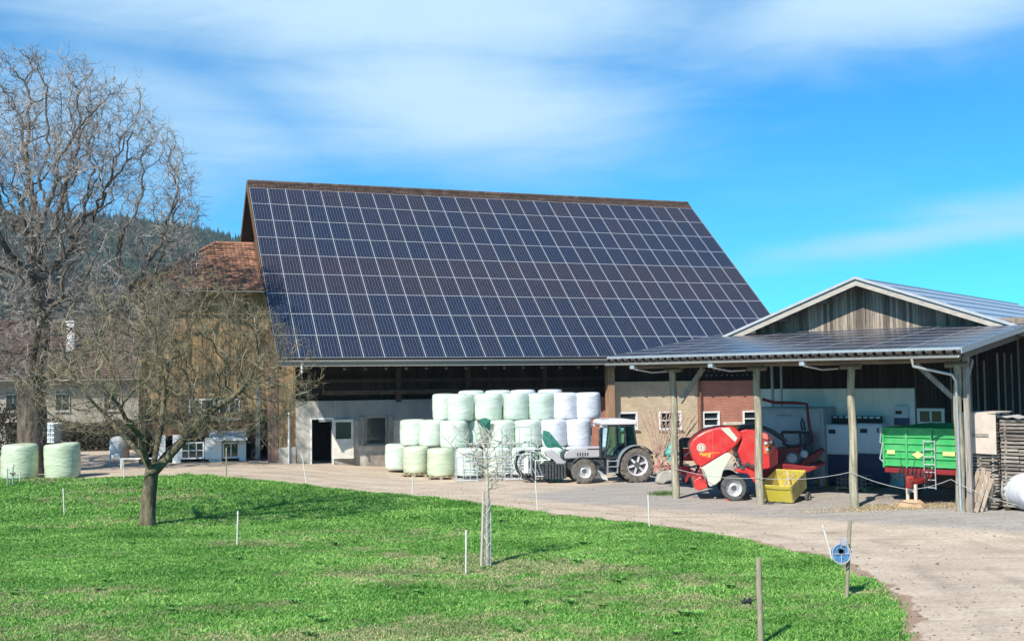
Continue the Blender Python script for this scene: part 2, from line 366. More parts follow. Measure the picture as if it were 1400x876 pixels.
# ------------------------------------------------------------------ grass
def grass_mat():
    m = bpy.data.materials.new('grass_blades'); m.use_nodes = True; N = m.node_tree.nodes; L = m.node_tree.links; b = N['Principled BSDF']
    b.inputs['Roughness'].default_value = .6; b.inputs['Specular IOR Level'].default_value = .25
    g = N.new('ShaderNodeNewGeometry'); n = N.new('ShaderNodeTexNoise'); n.inputs['Scale'].default_value = .33; n.inputs['Detail'].default_value = 6; n.inputs['Roughness'].default_value = .65
    mp = N.new('ShaderNodeMapping'); mp.inputs['Scale'].default_value = (1, 1.5, 1); L.new(g.outputs['Position'], mp.inputs[0]); L.new(mp.outputs[0], n.inputs['Vector'])
    def ramp(fac, st):
        r = N.new('ShaderNodeValToRGB'); e = r.color_ramp.elements
        while len(e) < len(st): e.new(.5)
        for k, (p, c) in enumerate(st): e[k].position = p; e[k].color = (*c, 1)
        L.new(fac, r.inputs[0]); return r.outputs[0]
    lush = ramp(g.outputs['Random Per Island'], [(0, (.055, .21, .035)), (.35, (.14, .39, .065)), (.75, (.26, .53, .10)), (1, (.52, .69, .25))])
    dry = ramp(g.outputs['Random Per Island'], [(0, (.16, .30, .07)), (.4, (.27, .42, .13)), (.75, (.48, .46, .24)), (1, (.68, .56, .38))])
    at = N.new('ShaderNodeAttribute'); at.attribute_name = 'dry'; mx = N.new('ShaderNodeMix'); mx.data_type = 'RGBA'
    L.new(at.outputs['Fac'], mx.inputs[0]); L.new(lush, mx.inputs[6]); L.new(dry, mx.inputs[7])
    n2 = ramp(n.outputs['Fac'], [(.34, (.50,.64,.5)), (.66, (1.35,1.18,1.3))]); m2 = N.new('ShaderNodeMix'); m2.data_type = 'RGBA'; m2.blend_type = 'MULTIPLY'; m2.inputs[0].default_value = 1
    L.new(mx.outputs[2], m2.inputs[6]); L.new(n2, m2.inputs[7]); L.new(m2.outputs[2], b.inputs['Base Color'])
    t = N.new('ShaderNodeBsdfTranslucent'); L.new(m2.outputs[2], t.inputs['Color']); ms = N.new('ShaderNodeMixShader'); ms.inputs[0].default_value = .3
    o = N['Material Output']; L.new(b.outputs[0], ms.inputs[1]); L.new(t.outputs[0], ms.inputs[2]); L.new(ms.outputs[0], o.inputs['Surface'])
    return m
NB = 1150000
D = np.sqrt(rng.uniform(14.5**2, 50**2, NB*2)); D = np.where(rng.random(NB*2) < .5, rng.uniform(14.5, 34, NB*2), D)
Xg = rng.uniform(-.56, .50, NB*2)*D
P = np.stack([Xg, D], 1); ins = in_poly(P, POLY); e = edge_dist(P); es = np.where(ins, -e, e) - .22*fbm(Xg, D, 3, 1.4) + rng.normal(0, .09, len(e))
big = fbm(Xg, D, 11, .5); mid = fbm(Xg, D, 12, 2.3); fine_ = fbm(Xg, D, 13, 7.)
dryness = sst(.15, 1.0, big*1.1 + mid*.5 + fine_*.55 + sst(36, 19, D)*.75 - .27 - .6*sst(6, 0, e))
ok = (es > 0) & (Xg > -27) & (rng.random(NB*2) < np.clip(.72 + .35*mid + .25*fine_, .25, 1)*(1-.35*dryness))
idx = np.where(ok)[0][:NB]; Xg, D, mid, fine_, dryness, es = (a[idx] for a in (Xg, D, mid, fine_, dryness, es)); n = len(Xg)
h = (.045 + .05*rng.random(n)**1.5 + .085*np.clip(mid, 0, 1)**1.5 + .03*np.clip(fine_, 0, 1))*(1-.45*dryness)*(1+.35*sst(28, 45, D)); h *= np.where(es < .6, 1.1, 1)
wd = .0025 + .00036*D + .003*rng.random(n)
th = rng.uniform(0, 2*PI, n); lean = rng.uniform(.2, 1.1, n); la = rng.uniform(0, 2*PI, n)
z0 = GZ(Xg, D)
A = np.stack([Xg-np.cos(th)*wd, D-np.sin(th)*wd, z0], 1); B = np.stack([Xg+np.cos(th)*wd, D+np.sin(th)*wd, z0], 1)
mx_ = Xg+np.cos(la)*lean*h*.45; my_ = D+np.sin(la)*lean*h*.45
C1 = np.stack([mx_+np.cos(th)*wd*.7, my_+np.sin(th)*wd*.7, z0+h*.62], 1); C2 = np.stack([mx_-np.cos(th)*wd*.7, my_-np.sin(th)*wd*.7, z0+h*.62], 1)
T = np.stack([Xg+np.cos(la)*lean*h*1.1, D+np.sin(la)*lean*h*1.1, z0+h*rng.uniform(.75, 1, n)], 1)
V = np.stack([A, B, C1, C2, T], 1).reshape(-1, 3); k = np.arange(n)[:,None]*5
tri = np.concatenate([k+np.array([[0,1,2]]), k+np.array([[0,2,3]]), k+np.array([[3,2,4]])], 1).reshape(-1, 3)
gr = npmesh('grass', V, tri, grass_mat(), 3); tag(gr, 'lush green spring grass with straw coloured patches covering the field', 'grass', kind='stuff')
a = gr.data.attributes.new('dry', 'FLOAT', 'POINT'); a.data.foreach_set('value', np.repeat(dryness, 5).astype(np.float32))
# small stones, clods and bits of hay on the lane
ns = 3400; yy = rng.uniform(16, 46, ns*3); xx_ = rng.uniform(-.45, .55, ns*3)*yy; P = np.stack([xx_, yy], 1); ok = in_poly(P, POLY); ee = edge_dist(P)
ok &= rng.random(len(yy)) < .10 + .9*np.exp(-ee/1.2) + .25*(fbm(xx_, yy, 31, .8) > .25); ix = np.where(ok)[0][:ns]; SV = []; SF = []
for i in ix:
    r_ = random.uniform(.008, .028)*(1.6 if random.random() < .06 else 1); c = Vector((xx_[i], yy[i], gz(xx_[i], yy[i])+.012+r_*.3)); k = len(SV)
    SV += [c+Vector((r_*random.uniform(.6,1.5)*a, r_*random.uniform(.6,1.5)*b, r_*.7*c_)) for a, b, c_ in ((1,0,0),(0,1,0),(-1,0,0),(0,-1,0),(0,0,1),(0,0,-1))]
    SF += [(k,k+1,k+4),(k+1,k+2,k+4),(k+2,k+3,k+4),(k+3,k,k+4),(k+1,k,k+5),(k+2,k+1,k+5),(k+3,k+2,k+5),(k,k+3,k+5)]
tag(npmesh('gravel', np.array([tuple(v) for v in SV]), np.array(SF), M('loose_stones', (.24,.185,.14), var=.4, island=.6, scale=2), 3), 'loose stones and clods scattered over the dirt lane', 'gravel', kind='stuff')
# straw-like weeds at the foot of the shelter
def tuft_patch(name, label, cx, cy, rx, ry, n, hh, mat, kind='stuff'):
    x = rng.normal(0, rx/2, n)+cx; y = rng.normal(0, ry/2, n)+cy; z = GZ(x, y)+.01; a = rng.uniform(0, 2*PI, n); l = rng.uniform(.3, 1.6, n); h = hh*rng.uniform(.3, 1, n); t = rng.uniform(0, PI, n); w_ = .012
    A = np.stack([x-np.cos(t)*w_, y-np.sin(t)*w_, z], 1); B = np.stack([x+np.cos(t)*w_, y+np.sin(t)*w_, z], 1); T = np.stack([x+np.cos(a)*l*h, y+np.sin(a)*l*h, z+h], 1)
    o = npmesh(name, np.stack([A, B, T], 1).reshape(-1, 3), np.arange(3*n).reshape(-1, 3), mat, 3); return tag(o, label, 'weeds', kind=kind)
wk = M('weed_leaves', (.13, .32, .06), var=.4, island=.4)
WX_, WF_ = [], []
for _ in range(70):
    D_ = random.uniform(18, 42); X_ = random.uniform(-.48, .2)*D_
    if in_poly(np.array([[X_, D_]]), POLY)[0] or edge_dist(np.array([[X_, D_]]))[0] < .5: continue
    R_ = random.uniform(.05, .17)
    for q_ in range(26):
        a = random.uniform(0, 2*PI); r1 = R_*random.uniform(.5, 1.2); c = Vector((X_+random.uniform(-.5,.5)*R_, D_+random.uniform(-.5,.5)*R_, gz(X_, D_)+.02)); d = Vector((math.cos(a), math.sin(a), 0)); s = Vector((-d.y, d.x, 0))*.02; k = len(WX_)
        WX_ += [c, c+d*r1*.6+s+Vector((0,0,R_*.7)), c+d*r1+Vector((0,0,R_*random.uniform(.4,.9))), c+d*r1*.6-s+Vector((0,0,R_*.7))]; WF_.append((k,k+1,k+2,k+3))
tag(npmesh('lawn_weeds', np.array([tuple(v) for v in WX_]), np.array(WF_), wk, 4), 'small dark leafy weeds dotted through the lawn', 'weeds', kind='stuff')
straw = M('dry_straw', (.38, .29, .15), var=.3, scale=8, island=.5); weed = M('low_weeds', (.10, .17, .05), var=.4, island=.5)
q = G(1352, 694); tuft_patch('dry_weeds', 'dry straw tuft between the leaning planks and the white bale', q.x, q.y, .9, .35, 1500, .3, straw)
q = G(1230, 693); tuft_patch('dry_weeds', 'strip of dry litter on the shelter floor before the green trailer', q.x, q.y, 2.6, .9, 3500, .07, straw)
q = G(908, 676); tuft_patch('green_weeds', 'low green weeds at the foot of the leftmost shelter post', q.x, q.y, .5, .4, 900, .16, weed)

# ------------------------------------------------------------------ wooded hill far behind
hx = np.linspace(-1050, 150, 110); hy = np.linspace(260, 1350, 80); X, Y, Q = grid(hx, hy)
def hill_h(x, y):
    ridge = 152*np.exp(-((x+430)/430)**2)+20*np.exp(-((x+800)/150)**2)
    return ridge*sst(260, 1050, y)*(1-.5*sst(1050, 1350, y))*sst(150, -100, x) + 5*fbm(x, y, 21, .009) - 3
hill = npmesh('hill', np.stack([X, Y, hill_h(X, Y)], 1), Q, M('hill_ground', (.05, .07, .035), scale=.01, var=.5, bump=.3, bscale=.2), 4); hill['kind'] = 'structure'
hill.data.polygons.foreach_set('use_smooth', [True]*len(hill.data.polygons))
def conifer(mb, x, y, z, h, r, tiers=8, n=9):
    for t in range(tiers):
        f = t/tiers; z0 = z + h*(.08+.9*f); rr = r*(1-f)**.85*random.uniform(.85, 1.15); zt = min(z0 + h*.26, z+h)
        vs = [(x, y, zt)]; a0 = random.uniform(0, 6)
        for i in range(2*n):
            q = rr*(1.0 if i % 2 == 0 else .55)*random.uniform(.8, 1.15); a = a0+PI*i/n; vs.append((x+q*math.cos(a), y+q*math.sin(a), z0-(.05*h if i % 2 == 0 else -.02*h)*random.uniform(.5, 1.2)))
        mb.add(vs, [(0, 1+i, 1+(i+1) % (2*n)) for i in range(2*n)])
con = M('conifer_needles', (.022, .045, .026), var=.45, scale=.3, island=.45); bare = M('bare_woodland', (.13, .125, .095), var=.4, scale=.2, island=.4)
mbw = MB(); mbd = MB()
for i in range(7500):
    y = random.uniform(330, 1080)**1.0; x = random.uniform(-.56, -.16)*y; z = float(hill_h(np.array([x]), np.array([y]))[0])
    if mn.noise(Vector((x*.006, y*.006, 3))) + sstep(560, 760, y)*.7 > .15: conifer(mbw, x, y, z, random.uniform(11, 19), random.uniform(3.0, 5.0), 4, 6)
    else:
        for q in range(5):
            cx, cy, cz = x+random.uniform(-5, 5), y+random.uniform(-5, 5), z+random.uniform(3, 9); rr = random.uniform(2.5, 5)
            vs = [(cx+rr*random.uniform(-1,1), cy+rr*random.uniform(-1,1), cz+rr*random.uniform(-1,1)) for _ in range(9)]
            mbd.add(vs, [(0,1,2),(3,4,5),(6,7,8),(0,4,8),(1,5,6)])
tag(mbw.build('conifer_woodland', con), 'dark conifer woodland covering the far hill', 'woodland', kind='stuff')
tag(mbd.build('bare_woodland', bare), 'grey leafless woodland low on the far hill', 'woodland', kind='stuff')
for px, hh in [(238, 19), (246, 17), (253, 21), (261, 18), (268, 22), (275, 17), (283, 20), (290, 17), (298, 21)]:
    y = random.uniform(1000, 1060); x = W(px, 310, y).x; z = float(hill_h(np.array([x]), np.array([y]))[0]); m_ = MB(); conifer(m_, 0, 0, 0, hh, hh*.2, 10, 9)
    t = thing('conifer', 'dark conifer on the skyline of the far hill left of the barn', 'tree', (x, y, z), group='conifers on the far skyline'); m_.build('crown', con, t)
    MB().tube([(0,0,-2), (0,0,hh*.5)], [.35,.2], 6).build('trunk', M('far_trunk', (.08,.06,.045)), t)

# the air between here and the hill
mbz = MB(); mbz.box(-1100, 420, -20, 1400, -6, 190)
hz_m = bpy.data.materials.new('air'); hz_m.use_nodes = True; N = hz_m.node_tree.nodes; N.remove(N['Principled BSDF'])
pv = N.new('ShaderNodeVolumePrincipled'); pv.inputs['Color'].default_value = (.80, .90, 1, 1); pv.inputs['Density'].default_value = .00016; pv.inputs['Anisotropy'].default_value = .2
hz_m.node_tree.links.new(pv.outputs[0], N['Material Output'].inputs['Volume']); hzo = mbz.build('haze', hz_m); hzo['kind'] = 'stuff'
scene.cycles.volume_bounces = 0
# ------------------------------------------------------------------ shared building materials
m_dark = M('dark_timber', (.032, .025, .019), var=.4, scale=3, stretch=(6,6,.5), island=.35, bump=.3, bscale=20)
m_brown = M('brown_timber', (.13, .075, .04), var=.4, scale=3, stretch=(6,6,.5), island=.3, bump=.3, bscale=20)
m_orange = M('weathered_orange_timber', (.30, .18, .085), var=.5, scale=2.2, stretch=(7,7,.45), island=.35, bump=.3, bscale=20, col2=(.37,.24,.12))
m_grey = M('silvered_timber', (.26, .23, .20), var=.45, scale=3, stretch=(8,8,.5), island=.35, bump=.3, bscale=20)
m_black = M('tarred_boards', (.028, .023, .019), var=.5, scale=3, stretch=(7,7,.5), island=.5, bump=.4, bscale=20)
m_plaster = M('old_plaster', (.50, .46, .39), var=.32, scale=1.3, stretch=(1.4,1,.6), bump=.25, bscale=14, detail=9)
m_shadeplaster = M('shade_grey_render', (.25, .255, .25), var=.2, scale=1.0, stretch=(1.5,1,.5), bump=.2, bscale=10, detail=9)  # low grey that carries the shaded tone of the plaster wall
def splash(m, top=.75, colr=(.16,.13,.10)):            # mud splashed and moss grown along the foot of a wall
    N = m.node_tree.nodes; L = m.node_tree.links; b = N['Principled BSDF']; src = b.inputs['Base Color'].links[0].from_socket
    tc = N.new('ShaderNodeTexCoord'); sp = N.new('ShaderNodeSeparateXYZ'); L.new(tc.outputs['Object'], sp.inputs[0]); n = N.new('ShaderNodeTexNoise'); n.inputs['Scale'].default_value = 2.2; n.inputs['Detail'].default_value = 8; L.new(tc.outputs['Object'], n.inputs['Vector'])
    a = N.new('ShaderNodeMath'); a.operation = 'MULTIPLY_ADD'; a.inputs[1].default_value = -2.4; L.new(n.outputs['Fac'], a.inputs[0]); L.new(sp.outputs['Z'], a.inputs[2])
    r = N.new('ShaderNodeMapRange'); r.inputs['From Min'].default_value = -1.0; r.inputs['From Max'].default_value = top-.9; r.inputs['To Min'].default_value = .8; r.inputs['To Max'].default_value = 0; L.new(a.outputs[0], r.inputs['Value'])
    x = N.new('ShaderNodeMix'); x.data_type = 'RGBA'; x.inputs[7].default_value = (*colr, 1); L.new(r.outputs[0], x.inputs[0]); L.new(src, x.inputs[6]); L.new(x.outputs[2], b.inputs['Base Color'])
splash(m_plaster)
m_white = M('white_paint', (.74, .74, .72), rough=.55, var=.08, scale=6)
m_zinc = M('zinc_sheet', (.50, .52, .53), rough=.42, metal=.6, var=.12, scale=6)
m_alu = M('aluminium_frame', (.40, .41, .42), rough=.45, var=.05, metal=.2)
m_tile_r = M('red_brown_roof_tiles', (.17, .085, .052), rough=.85, var=.3, scale=1.2, island=.45, bump=.4, bscale=30, col2=(.30,.15,.09))
m_tile_d = M('dark_roof_tiles', (.085, .055, .042), rough=.85, var=.3, scale=2, island=.35)
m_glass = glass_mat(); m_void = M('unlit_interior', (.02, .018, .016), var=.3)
m_concrete = M('cast_concrete', (.36, .34, .31), var=.2, scale=3, bump=.2)
def panel_glass():
    m = bpy.data.materials.new('solar_cells'); m.use_nodes = True; N = m.node_tree.nodes; L = m.node_tree.links; b = N['Principled BSDF']
    b.inputs['Roughness'].default_value = .24; b.inputs['Specular IOR Level'].default_value = .45
    uv = N.new('ShaderNodeUVMap'); uv.uv_map = 'cells'; sp = N.new('ShaderNodeSeparateXYZ'); L.new(uv.outputs[0], sp.inputs[0])
    def fr(sock, k, ph=0.):
        a = N.new('ShaderNodeMath'); a.operation = 'MULTIPLY_ADD'; a.inputs[1].default_value = k; a.inputs[2].default_value = ph; L.new(sock, a.inputs[0])
        f = N.new('ShaderNodeMath'); f.operation = 'FRACT'; L.new(a.outputs[0], f.inputs[0]); g = N.new('ShaderNodeMath'); g.operation = 'SUBTRACT'; g.inputs[1].default_value = .5; L.new(f.outputs[0], g.inputs[0])
        h = N.new('ShaderNodeMath'); h.operation = 'ABSOLUTE'; L.new(g.outputs[0], h.inputs[0]); return h.outputs[0]
    def gt(s, v):
        g = N.new('ShaderNodeMath'); g.operation = 'GREATER_THAN'; g.inputs[1].default_value = v; L.new(s, g.inputs[0]); return g.outputs[0]
    def mx(a, c, op='MAXIMUM'):
        g = N.new('ShaderNodeMath'); g.operation = op; L.new(a, g.inputs[0]); L.new(c, g.inputs[1]); return g.outputs[0]
    gap = mx(gt(fr(sp.outputs['X'], 6), .478), gt(fr(sp.outputs['Y'], 10), .485)); bus = gt(fr(sp.outputs['X'], 6, .5), .44)
    at = N.new('ShaderNodeAttribute'); at.attribute_name = 'tint'
    r = N.new('ShaderNodeValToRGB'); e = r.color_ramp.elements; e[0].color = (.005, .013, .035, 1); e[1].color = (.024, .016, .022, 1); L.new(at.outputs['Fac'], r.inputs[0])
    tcn = N.new('ShaderNodeTexCoord'); cr = N.new('ShaderNodeTexVoronoi'); cr.inputs['Scale'].default_value = 7; L.new(tcn.outputs['Object'], cr.inputs['Vector'])
    mr = N.new('ShaderNodeMapRange'); mr.inputs['To Min'].default_value = .65; mr.inputs['To Max'].default_value = 1.4; L.new(cr.outputs['Color'], mr.inputs['Value'])
    sc = N.new('ShaderNodeVectorMath'); sc.operation = 'SCALE'; L.new(r.outputs[0], sc.inputs[0]); L.new(mr.outputs[0], sc.inputs['Scale'])
    m1 = N.new('ShaderNodeMix'); m1.data_type = 'RGBA'; m1.inputs[7].default_value = (.13, .145, .165, 1); L.new(bus, m1.inputs[0]); L.new(sc.outputs[0], m1.inputs[6])
    m2 = N.new('ShaderNodeMix'); m2.data_type = 'RGBA'; m2.inputs[7].default_value = (.10, .12, .17, 1); L.new(gap, m2.inputs[0]); L.new(m1.outputs[2], m2.inputs[6]); L.new(m2.outputs[2], b.inputs['Base Color'])
    return m
m_cells = panel_glass()
def solar_mesh(name, cells, parent, frm=None):
    """cells: list of (corner, along vector, up vector, normal, tint); one mesh with frames and glass"""
    V = []; Fs = []; mi = []; uvs = []; tint = []
    for o, a, u, n, tn in cells:
        k = len(V); fr_ = .021; la, lu = a.length, u.length; ia = a/la*fr_; iu = u/lu*fr_; h = n*.035
        q = [o, o+a, o+a+u, o+u]; V += q + [p+h for p in q]; i4 = [o+ia+iu+h, o+a-ia+iu+h, o+a+u-ia-iu+h, o+u+ia-iu+h]; V += i4; V += [p-n*.006 for p in i4]; tint += [tn]*16
        for t in range(4):
            s = (t+1) % 4; Fs += [(k+t, k+s, k+4+s, k+4+t), (k+4+t, k+4+s, k+8+s, k+8+t), (k+8+t, k+8+s, k+12+s, k+12+t)]; mi += [0]*3; uvs += [(0,0)]*12
        Fs.append((k+12, k+13, k+14, k+15)); mi.append(1); uvs += [(0,0),(1,0),(1,1),(0,1)]
    me = bpy.data.meshes.new(name); me.from_pydata([tuple(v) for v in V], [], Fs); me.materials.append(frm or m_alu); me.materials.append(m_cells); me.polygons.foreach_set('material_index', mi)
    l = me.uv_layers.new(name='cells'); l.data.foreach_set('uv', [c for uv in uvs for c in uv]); t = me.attributes.new('tint', 'FLOAT', 'POINT'); t.data.foreach_set('value', tint)
    me.update(); ob = bpy.data.objects.new(name, me); COL.objects.link(ob); ob.parent = parent; return ob
def window(f, px0, py0, px1, py1, yl, parent, frame=m_white, cols=2, rows=1, glass=m_glass, th=.07, name='window', sill=True, depth=.08, rect=None):
    x0, x1, z0, z1 = rect or f.rect(px0, py0, px1, py1, yl)
    fm = MB(); y0 = yl-depth
    for a in (x0, x1-th): fm.box(a, a+th, y0, yl-.004, z0, z1)
    for a in (z0, z1-th): fm.box(x0+th, x1-th, y0, yl-.004, a, a+th)
    for c in range(1, cols): xc = x0+(x1-x0)*c/cols; fm.box(xc-th*.35, xc+th*.35, y0+.01, yl-.006, z0+th, z1-th)
    for c in range(1, rows): zc = z0+(z1-z0)*c/rows; fm.box(x0+th, x1-th, y0+.012, yl-.008, zc-th*.3, zc+th*.3)
    w_ = fm.build(name, frame, parent)
    MB().box(x0+th*.8, x1-th*.8, yl-.03, yl-.012, z0+th*.8, z1-th*.8).build('pane', glass, w_)
    if sill: MB().box(x0-.06, x1+.06, y0-.09, yl-.003, z0-.07, z0-.002).build('sill', m_concrete, w_)
    return w_
def gutter(mb, x0, x1, y, z, r=.075, n=8):
    pts = []
    for sgn in (0,):
        vs = []; 
        for x in (x0, x1):
            for rr in (r, r-.012):
                for k in range(n+1): a = PI + PI*k/n; vs.append((x, y+rr*math.cos(a), z+rr*math.sin(a)))
        m_ = n+1; fs = []
        for k in range(n):
            fs += [(k, k+1, 2*m_+k+1, 2*m_+k), (m_+k+1, m_+k, 3*m_+k, 3*m_+k+1)]
        fs += [(0, 2*m_, 3*m_, m_), (n, m_+n, 3*m_+n, 2*m_+n)]
        mb.add(vs, fs)

# ------------------------------------------------------------------ the big barn
B = Frame(-11.1, 51.7, 19.8); LR = 28*1.035+.06; RUN = 12.6; EZ = 5.55; RZ = 16.2; SL = math.hypot(RUN, RZ-EZ); ca, sa = RUN/SL, (RZ-EZ)/SL
barn = thing('barn', 'huge old timber barn whose whole front roof is covered in blue solar panels', 'barn', B.o, B.a)
up = Vector((0, ca, sa)); nr = Vector((0, -sa, ca)); TH = .32
mb = MB(); mb.add([(0,0,EZ-.05),(LR,0,EZ-.05),(LR,RUN,RZ-.05),(0,RUN,RZ-.05),(0,.12,EZ-TH),(LR,.12,EZ-TH),(LR,RUN,RZ-.05-TH-.05),(0,RUN,RZ-.05-TH-.05)], [(0,1,2,3),(7,6,5,4),(0,4,5,1),(1,5,6,2),(3,7,4,0)])
mb.build('front_roof', m_dark, barn)
mb = MB(); mb.add([(0,2*RUN,EZ-.05),(LR,2*RUN,EZ-.05),(LR,RUN+.01,RZ-.05),(0,RUN+.01,RZ-.05),(0,2*RUN-.1,EZ-TH),(LR,2*RUN-.1,EZ-TH),(LR,RUN+.01,RZ-.1-TH),(0,RUN+.01,RZ-.1-TH)], [(1,0,3,2),(4,5,6,7),(4,0,1,5),(5,1,2,6),(0,4,7,3)])
mb.build('rear_roof', m_tile_d, barn)
mb = MB(); tiles(mb, (.0, 0, 0), (1,0,0), up, nr, 1, 1, .1, .1)
mb = MB(); v0 = 9*1.745+.08; o_ = Vector((0, 0, EZ)) + up*v0
tiles(mb, o_, (1,0,0), up, nr, int(LR/.21), 5, .2102, (SL-v0)/5); mb.build('roof_tiles', m_tile_d, barn)
mb = MB()
for i in range(int(LR/.38)):
    x = i*.3815; mb.lathe([(.12, 0), (.14, .05), (.125, .40)], n=10, axis='x', c=(x, RUN, RZ+.0))
mb.build('ridge_cap', m_tile_d, barn, smooth=40)
for x in (-.05, LR+.002):
    for s_ in (1, -1):
        mb = MB(); y0 = RUN-s_*RUN; mb.add([(x,y0,EZ-.38),(x,y0,EZ+.0),(x,RUN,RZ+.0),(x,RUN,RZ-.48),(x+.05,y0,EZ-.38),(x+.05,y0,EZ),(x+.05,RUN,RZ),(x+.05,RUN,RZ-.48)], [(0,1,2,3),(7,6,5,4),(0,4,5,1),(1,5,6,2),(2,6,7,3),(3,7,4,0)]); mb.build('barge_board', m_brown, barn)
# gable wall on the left, stepped boards
WX = .75; mb = MB(); ys0, ys1 = 3.2, 2*RUN-3
y = ys0
while y < ys1:
    ww = .2; ztop = (EZ + (RZ-EZ)*(1-abs(y+ww/2-RUN)/RUN))-.5; t = random.uniform(.02, .045); mb.box(WX-t, WX, y+.006, y+ww-.006, 0, ztop); y += ww
mb.box(WX, WX+.12, ys0, ys1, 0, 8); mb.build('gable_wall', m_brown, barn)
mb = MB(); x1 = WX+.002
for z in (6.2, 9.2, 12.2): 
    hw = RUN*(1-(z-EZ)/(RZ-EZ))-.6
    if hw > .5: mb.box(-.02, WX-.06, RUN-hw, RUN-hw+.2, z, z+.2); mb.box(-.02, WX-.06, RUN+hw-.2, RUN+hw, z, z+.2)
mb.build('purlin_ends', m_brown, barn)
# solar panels: the hundred that show largest as parts, the rest as one
cells = []
for r_ in range(9):
    rt = [.15, .3, .45, .85, .9, .35, .3, .45, .7][r_]
    for c in range(28):
        o = Vector((.03+c*1.035, 0, EZ)) + up*(.06+r_*1.745) + nr*.02
        cells.append((r_ + c*.09, (o, Vector((1.035,0,0)), up*1.745, nr, min(1, max(0, rt+random.uniform(-.25, .25))))))
cells.sort(key=lambda q: q[0])
for _, c in cells[:100]: solar_mesh('solar_panel', [c], barn)
tag(solar_mesh('solar_panels', [c for _, c in cells[100:]], barn), kind='stuff')
mb = MB(); gutter(mb, -.05, LR+.05, -.07, EZ-.05, .085); mb.build('gutter', m_alu, barn)
MB().box(0, LR, .001, .03, EZ-.34, EZ-.06).build('fascia', m_grey, barn)
# rafters under the overhang
mb = MB()
for i in range(29): mb.add([(i*1.02+.1, .08, EZ-TH-.02), (i*1.02+.24, .08, EZ-TH-.02), (i*1.02+.24, 3.2, EZ-TH-.06+3.1*sa/ca), (i*1.02+.1, 3.2, EZ-TH-.06+3.1*sa/ca), (i*1.02+.1, .08, EZ-TH-.2), (i*1.02+.24, .08, EZ-TH-.2), (i*1.02+.24, 3.2, EZ-TH-.24+3.1*sa/ca), (i*1.02+.1, 3.2, EZ-TH-.24+3.1*sa/ca)], [(0,1,2,3),(7,6,5,4),(0,4,5,1),(3,7,4,0),(1,5,6,2)])
mb.build('rafters', m_dark, barn)
YW = 3.2
pt = lambda px, py, y=YW: B.pt(px, py, y)
xd0 = pt(404, 600).x; xm = pt(595, 600).x; xb = B.pt(836, 600, 1.6).x; zt = pt(500, 547).z
# boarded strip at the left corner, with plinth
xl = pt(381, 600).x; mb = MB(); boards(mb, xl, xd0, YW, .9, 7.5, .19); mb.box(xl, xd0, YW, YW+.15, 0, 7.5); mb.build('corner_boards', m_orange, barn)
MB().box(xl-.02, xd0, YW-.12, YW-.035, -.3, 1.25).build('plinth', m_plaster, barn)
xp = pt(366, 600).x; mb = MB(); boards(mb, xp, xl-.03, YW-.04, .1, 7.5, .16); mb.build('corner_post', M('reddish_timber', (.25,.15,.11), var=.35, scale=3, stretch=(7,7,.5), island=.2, bump=.3), barn)
# plaster wall with doorway and window holes
dx0, dx1, dz0, dz1 = B.rect(426, 573, 454, 632, YW); wx0, wx1, wz0, wz1 = B.rect(499, 569, 528, 608, YW)
mb = MB(); Y0, Y1 = YW-.06, YW+.25
for a, b_, z0, z1 in ((xd0, dx0, -.3, zt), (dx0, dx1, dz1, zt), (dx1, wx0, -.3, zt), (wx0, wx1, -.3, wz0), (wx0, wx1, wz1, zt), (wx1, xm+1.2, -.3, zt)): mb.box(a, b_, Y0, Y1, z0, z1)
mb.build('plaster_wall', m_plaster, barn)
mb = MB(); pxs = [435, 458, 478, 505, 533, 563]
for i, a in enumerate(pxs):
    b_ = pxs[i+1] if i+1 < len(pxs) else 600; xa, xb_ = pt(a, 560).x, pt(b_, 560).x; mb.box(xa+.015, xb_-.015, Y0-.022, Y0-.003, zt-1.05, zt-.02)
mb.build('shaded_render_panels', m_shadeplaster, barn)  # upper wall panels: the eave's shade is put into their grey
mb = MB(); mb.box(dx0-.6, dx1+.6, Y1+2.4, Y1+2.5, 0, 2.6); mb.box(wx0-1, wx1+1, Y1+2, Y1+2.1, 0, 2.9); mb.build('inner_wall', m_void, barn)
mb = MB(); mb.box(dx0-.07, dx0, Y0-.03, Y1, 0, dz1+.07); mb.box(dx1, dx1+.07, Y0-.03, Y1, 0, dz1+.07); mb.box(dx0, dx1, Y0-.03, Y1, dz1, dz1+.07); mb.build('door_frame', m_white, barn)
# open door leaf with upper pane
d_ = MB(); lw = dx1-dx0-.02; hh = dz1-.62
A_ = Matrix.Translation((dx1+.05, Y0-.03, .60)) @ Matrix.Rotation(R(-14), 4, 'Z')
for a, b_, z0, z1 in ((0,lw,0,hh*.5),(0,.12,hh*.5,hh),(lw-.12,lw,hh*.5,hh),(.12,lw-.12,hh-.14,hh)): d_.box(a, b_, -.045, 0, z0, z1, A_)
dl = d_.build('door', M('worn_white_paint', (.66,.60,.52), rough=.7, var=.35, scale=2.5, col2=(.5,.47,.42), bump=.1), barn)
MB().box(.12, lw-.12, -.03, -.02, hh*.5, hh-.14, A_).build('pane', m_glass, dl); MB().tube([A_@Vector((lw-.07,-.1,1.0)), A_@Vector((lw-.07,-.05,1.0)), A_@Vector((lw-.2,-.08,1.0))], .012).build('handle', m_zinc, dl)
window(B, 499, 569, 528, 608, Y0, barn, frame=m_grey, cols=1, rect=(wx0, wx1, wz0, wz1), depth=.06)
mb = MB(); xs_ = wx1+.05; mb.box(xs_, xs_+.28, Y0-.09, Y0-.04, wz0, wz1); mb.build('shutter', m_grey, barn); MB().box(wx0-.34, wx0-.05, Y0-.09, Y0-.04, wz0, wz1).build('shutter', m_grey, barn)
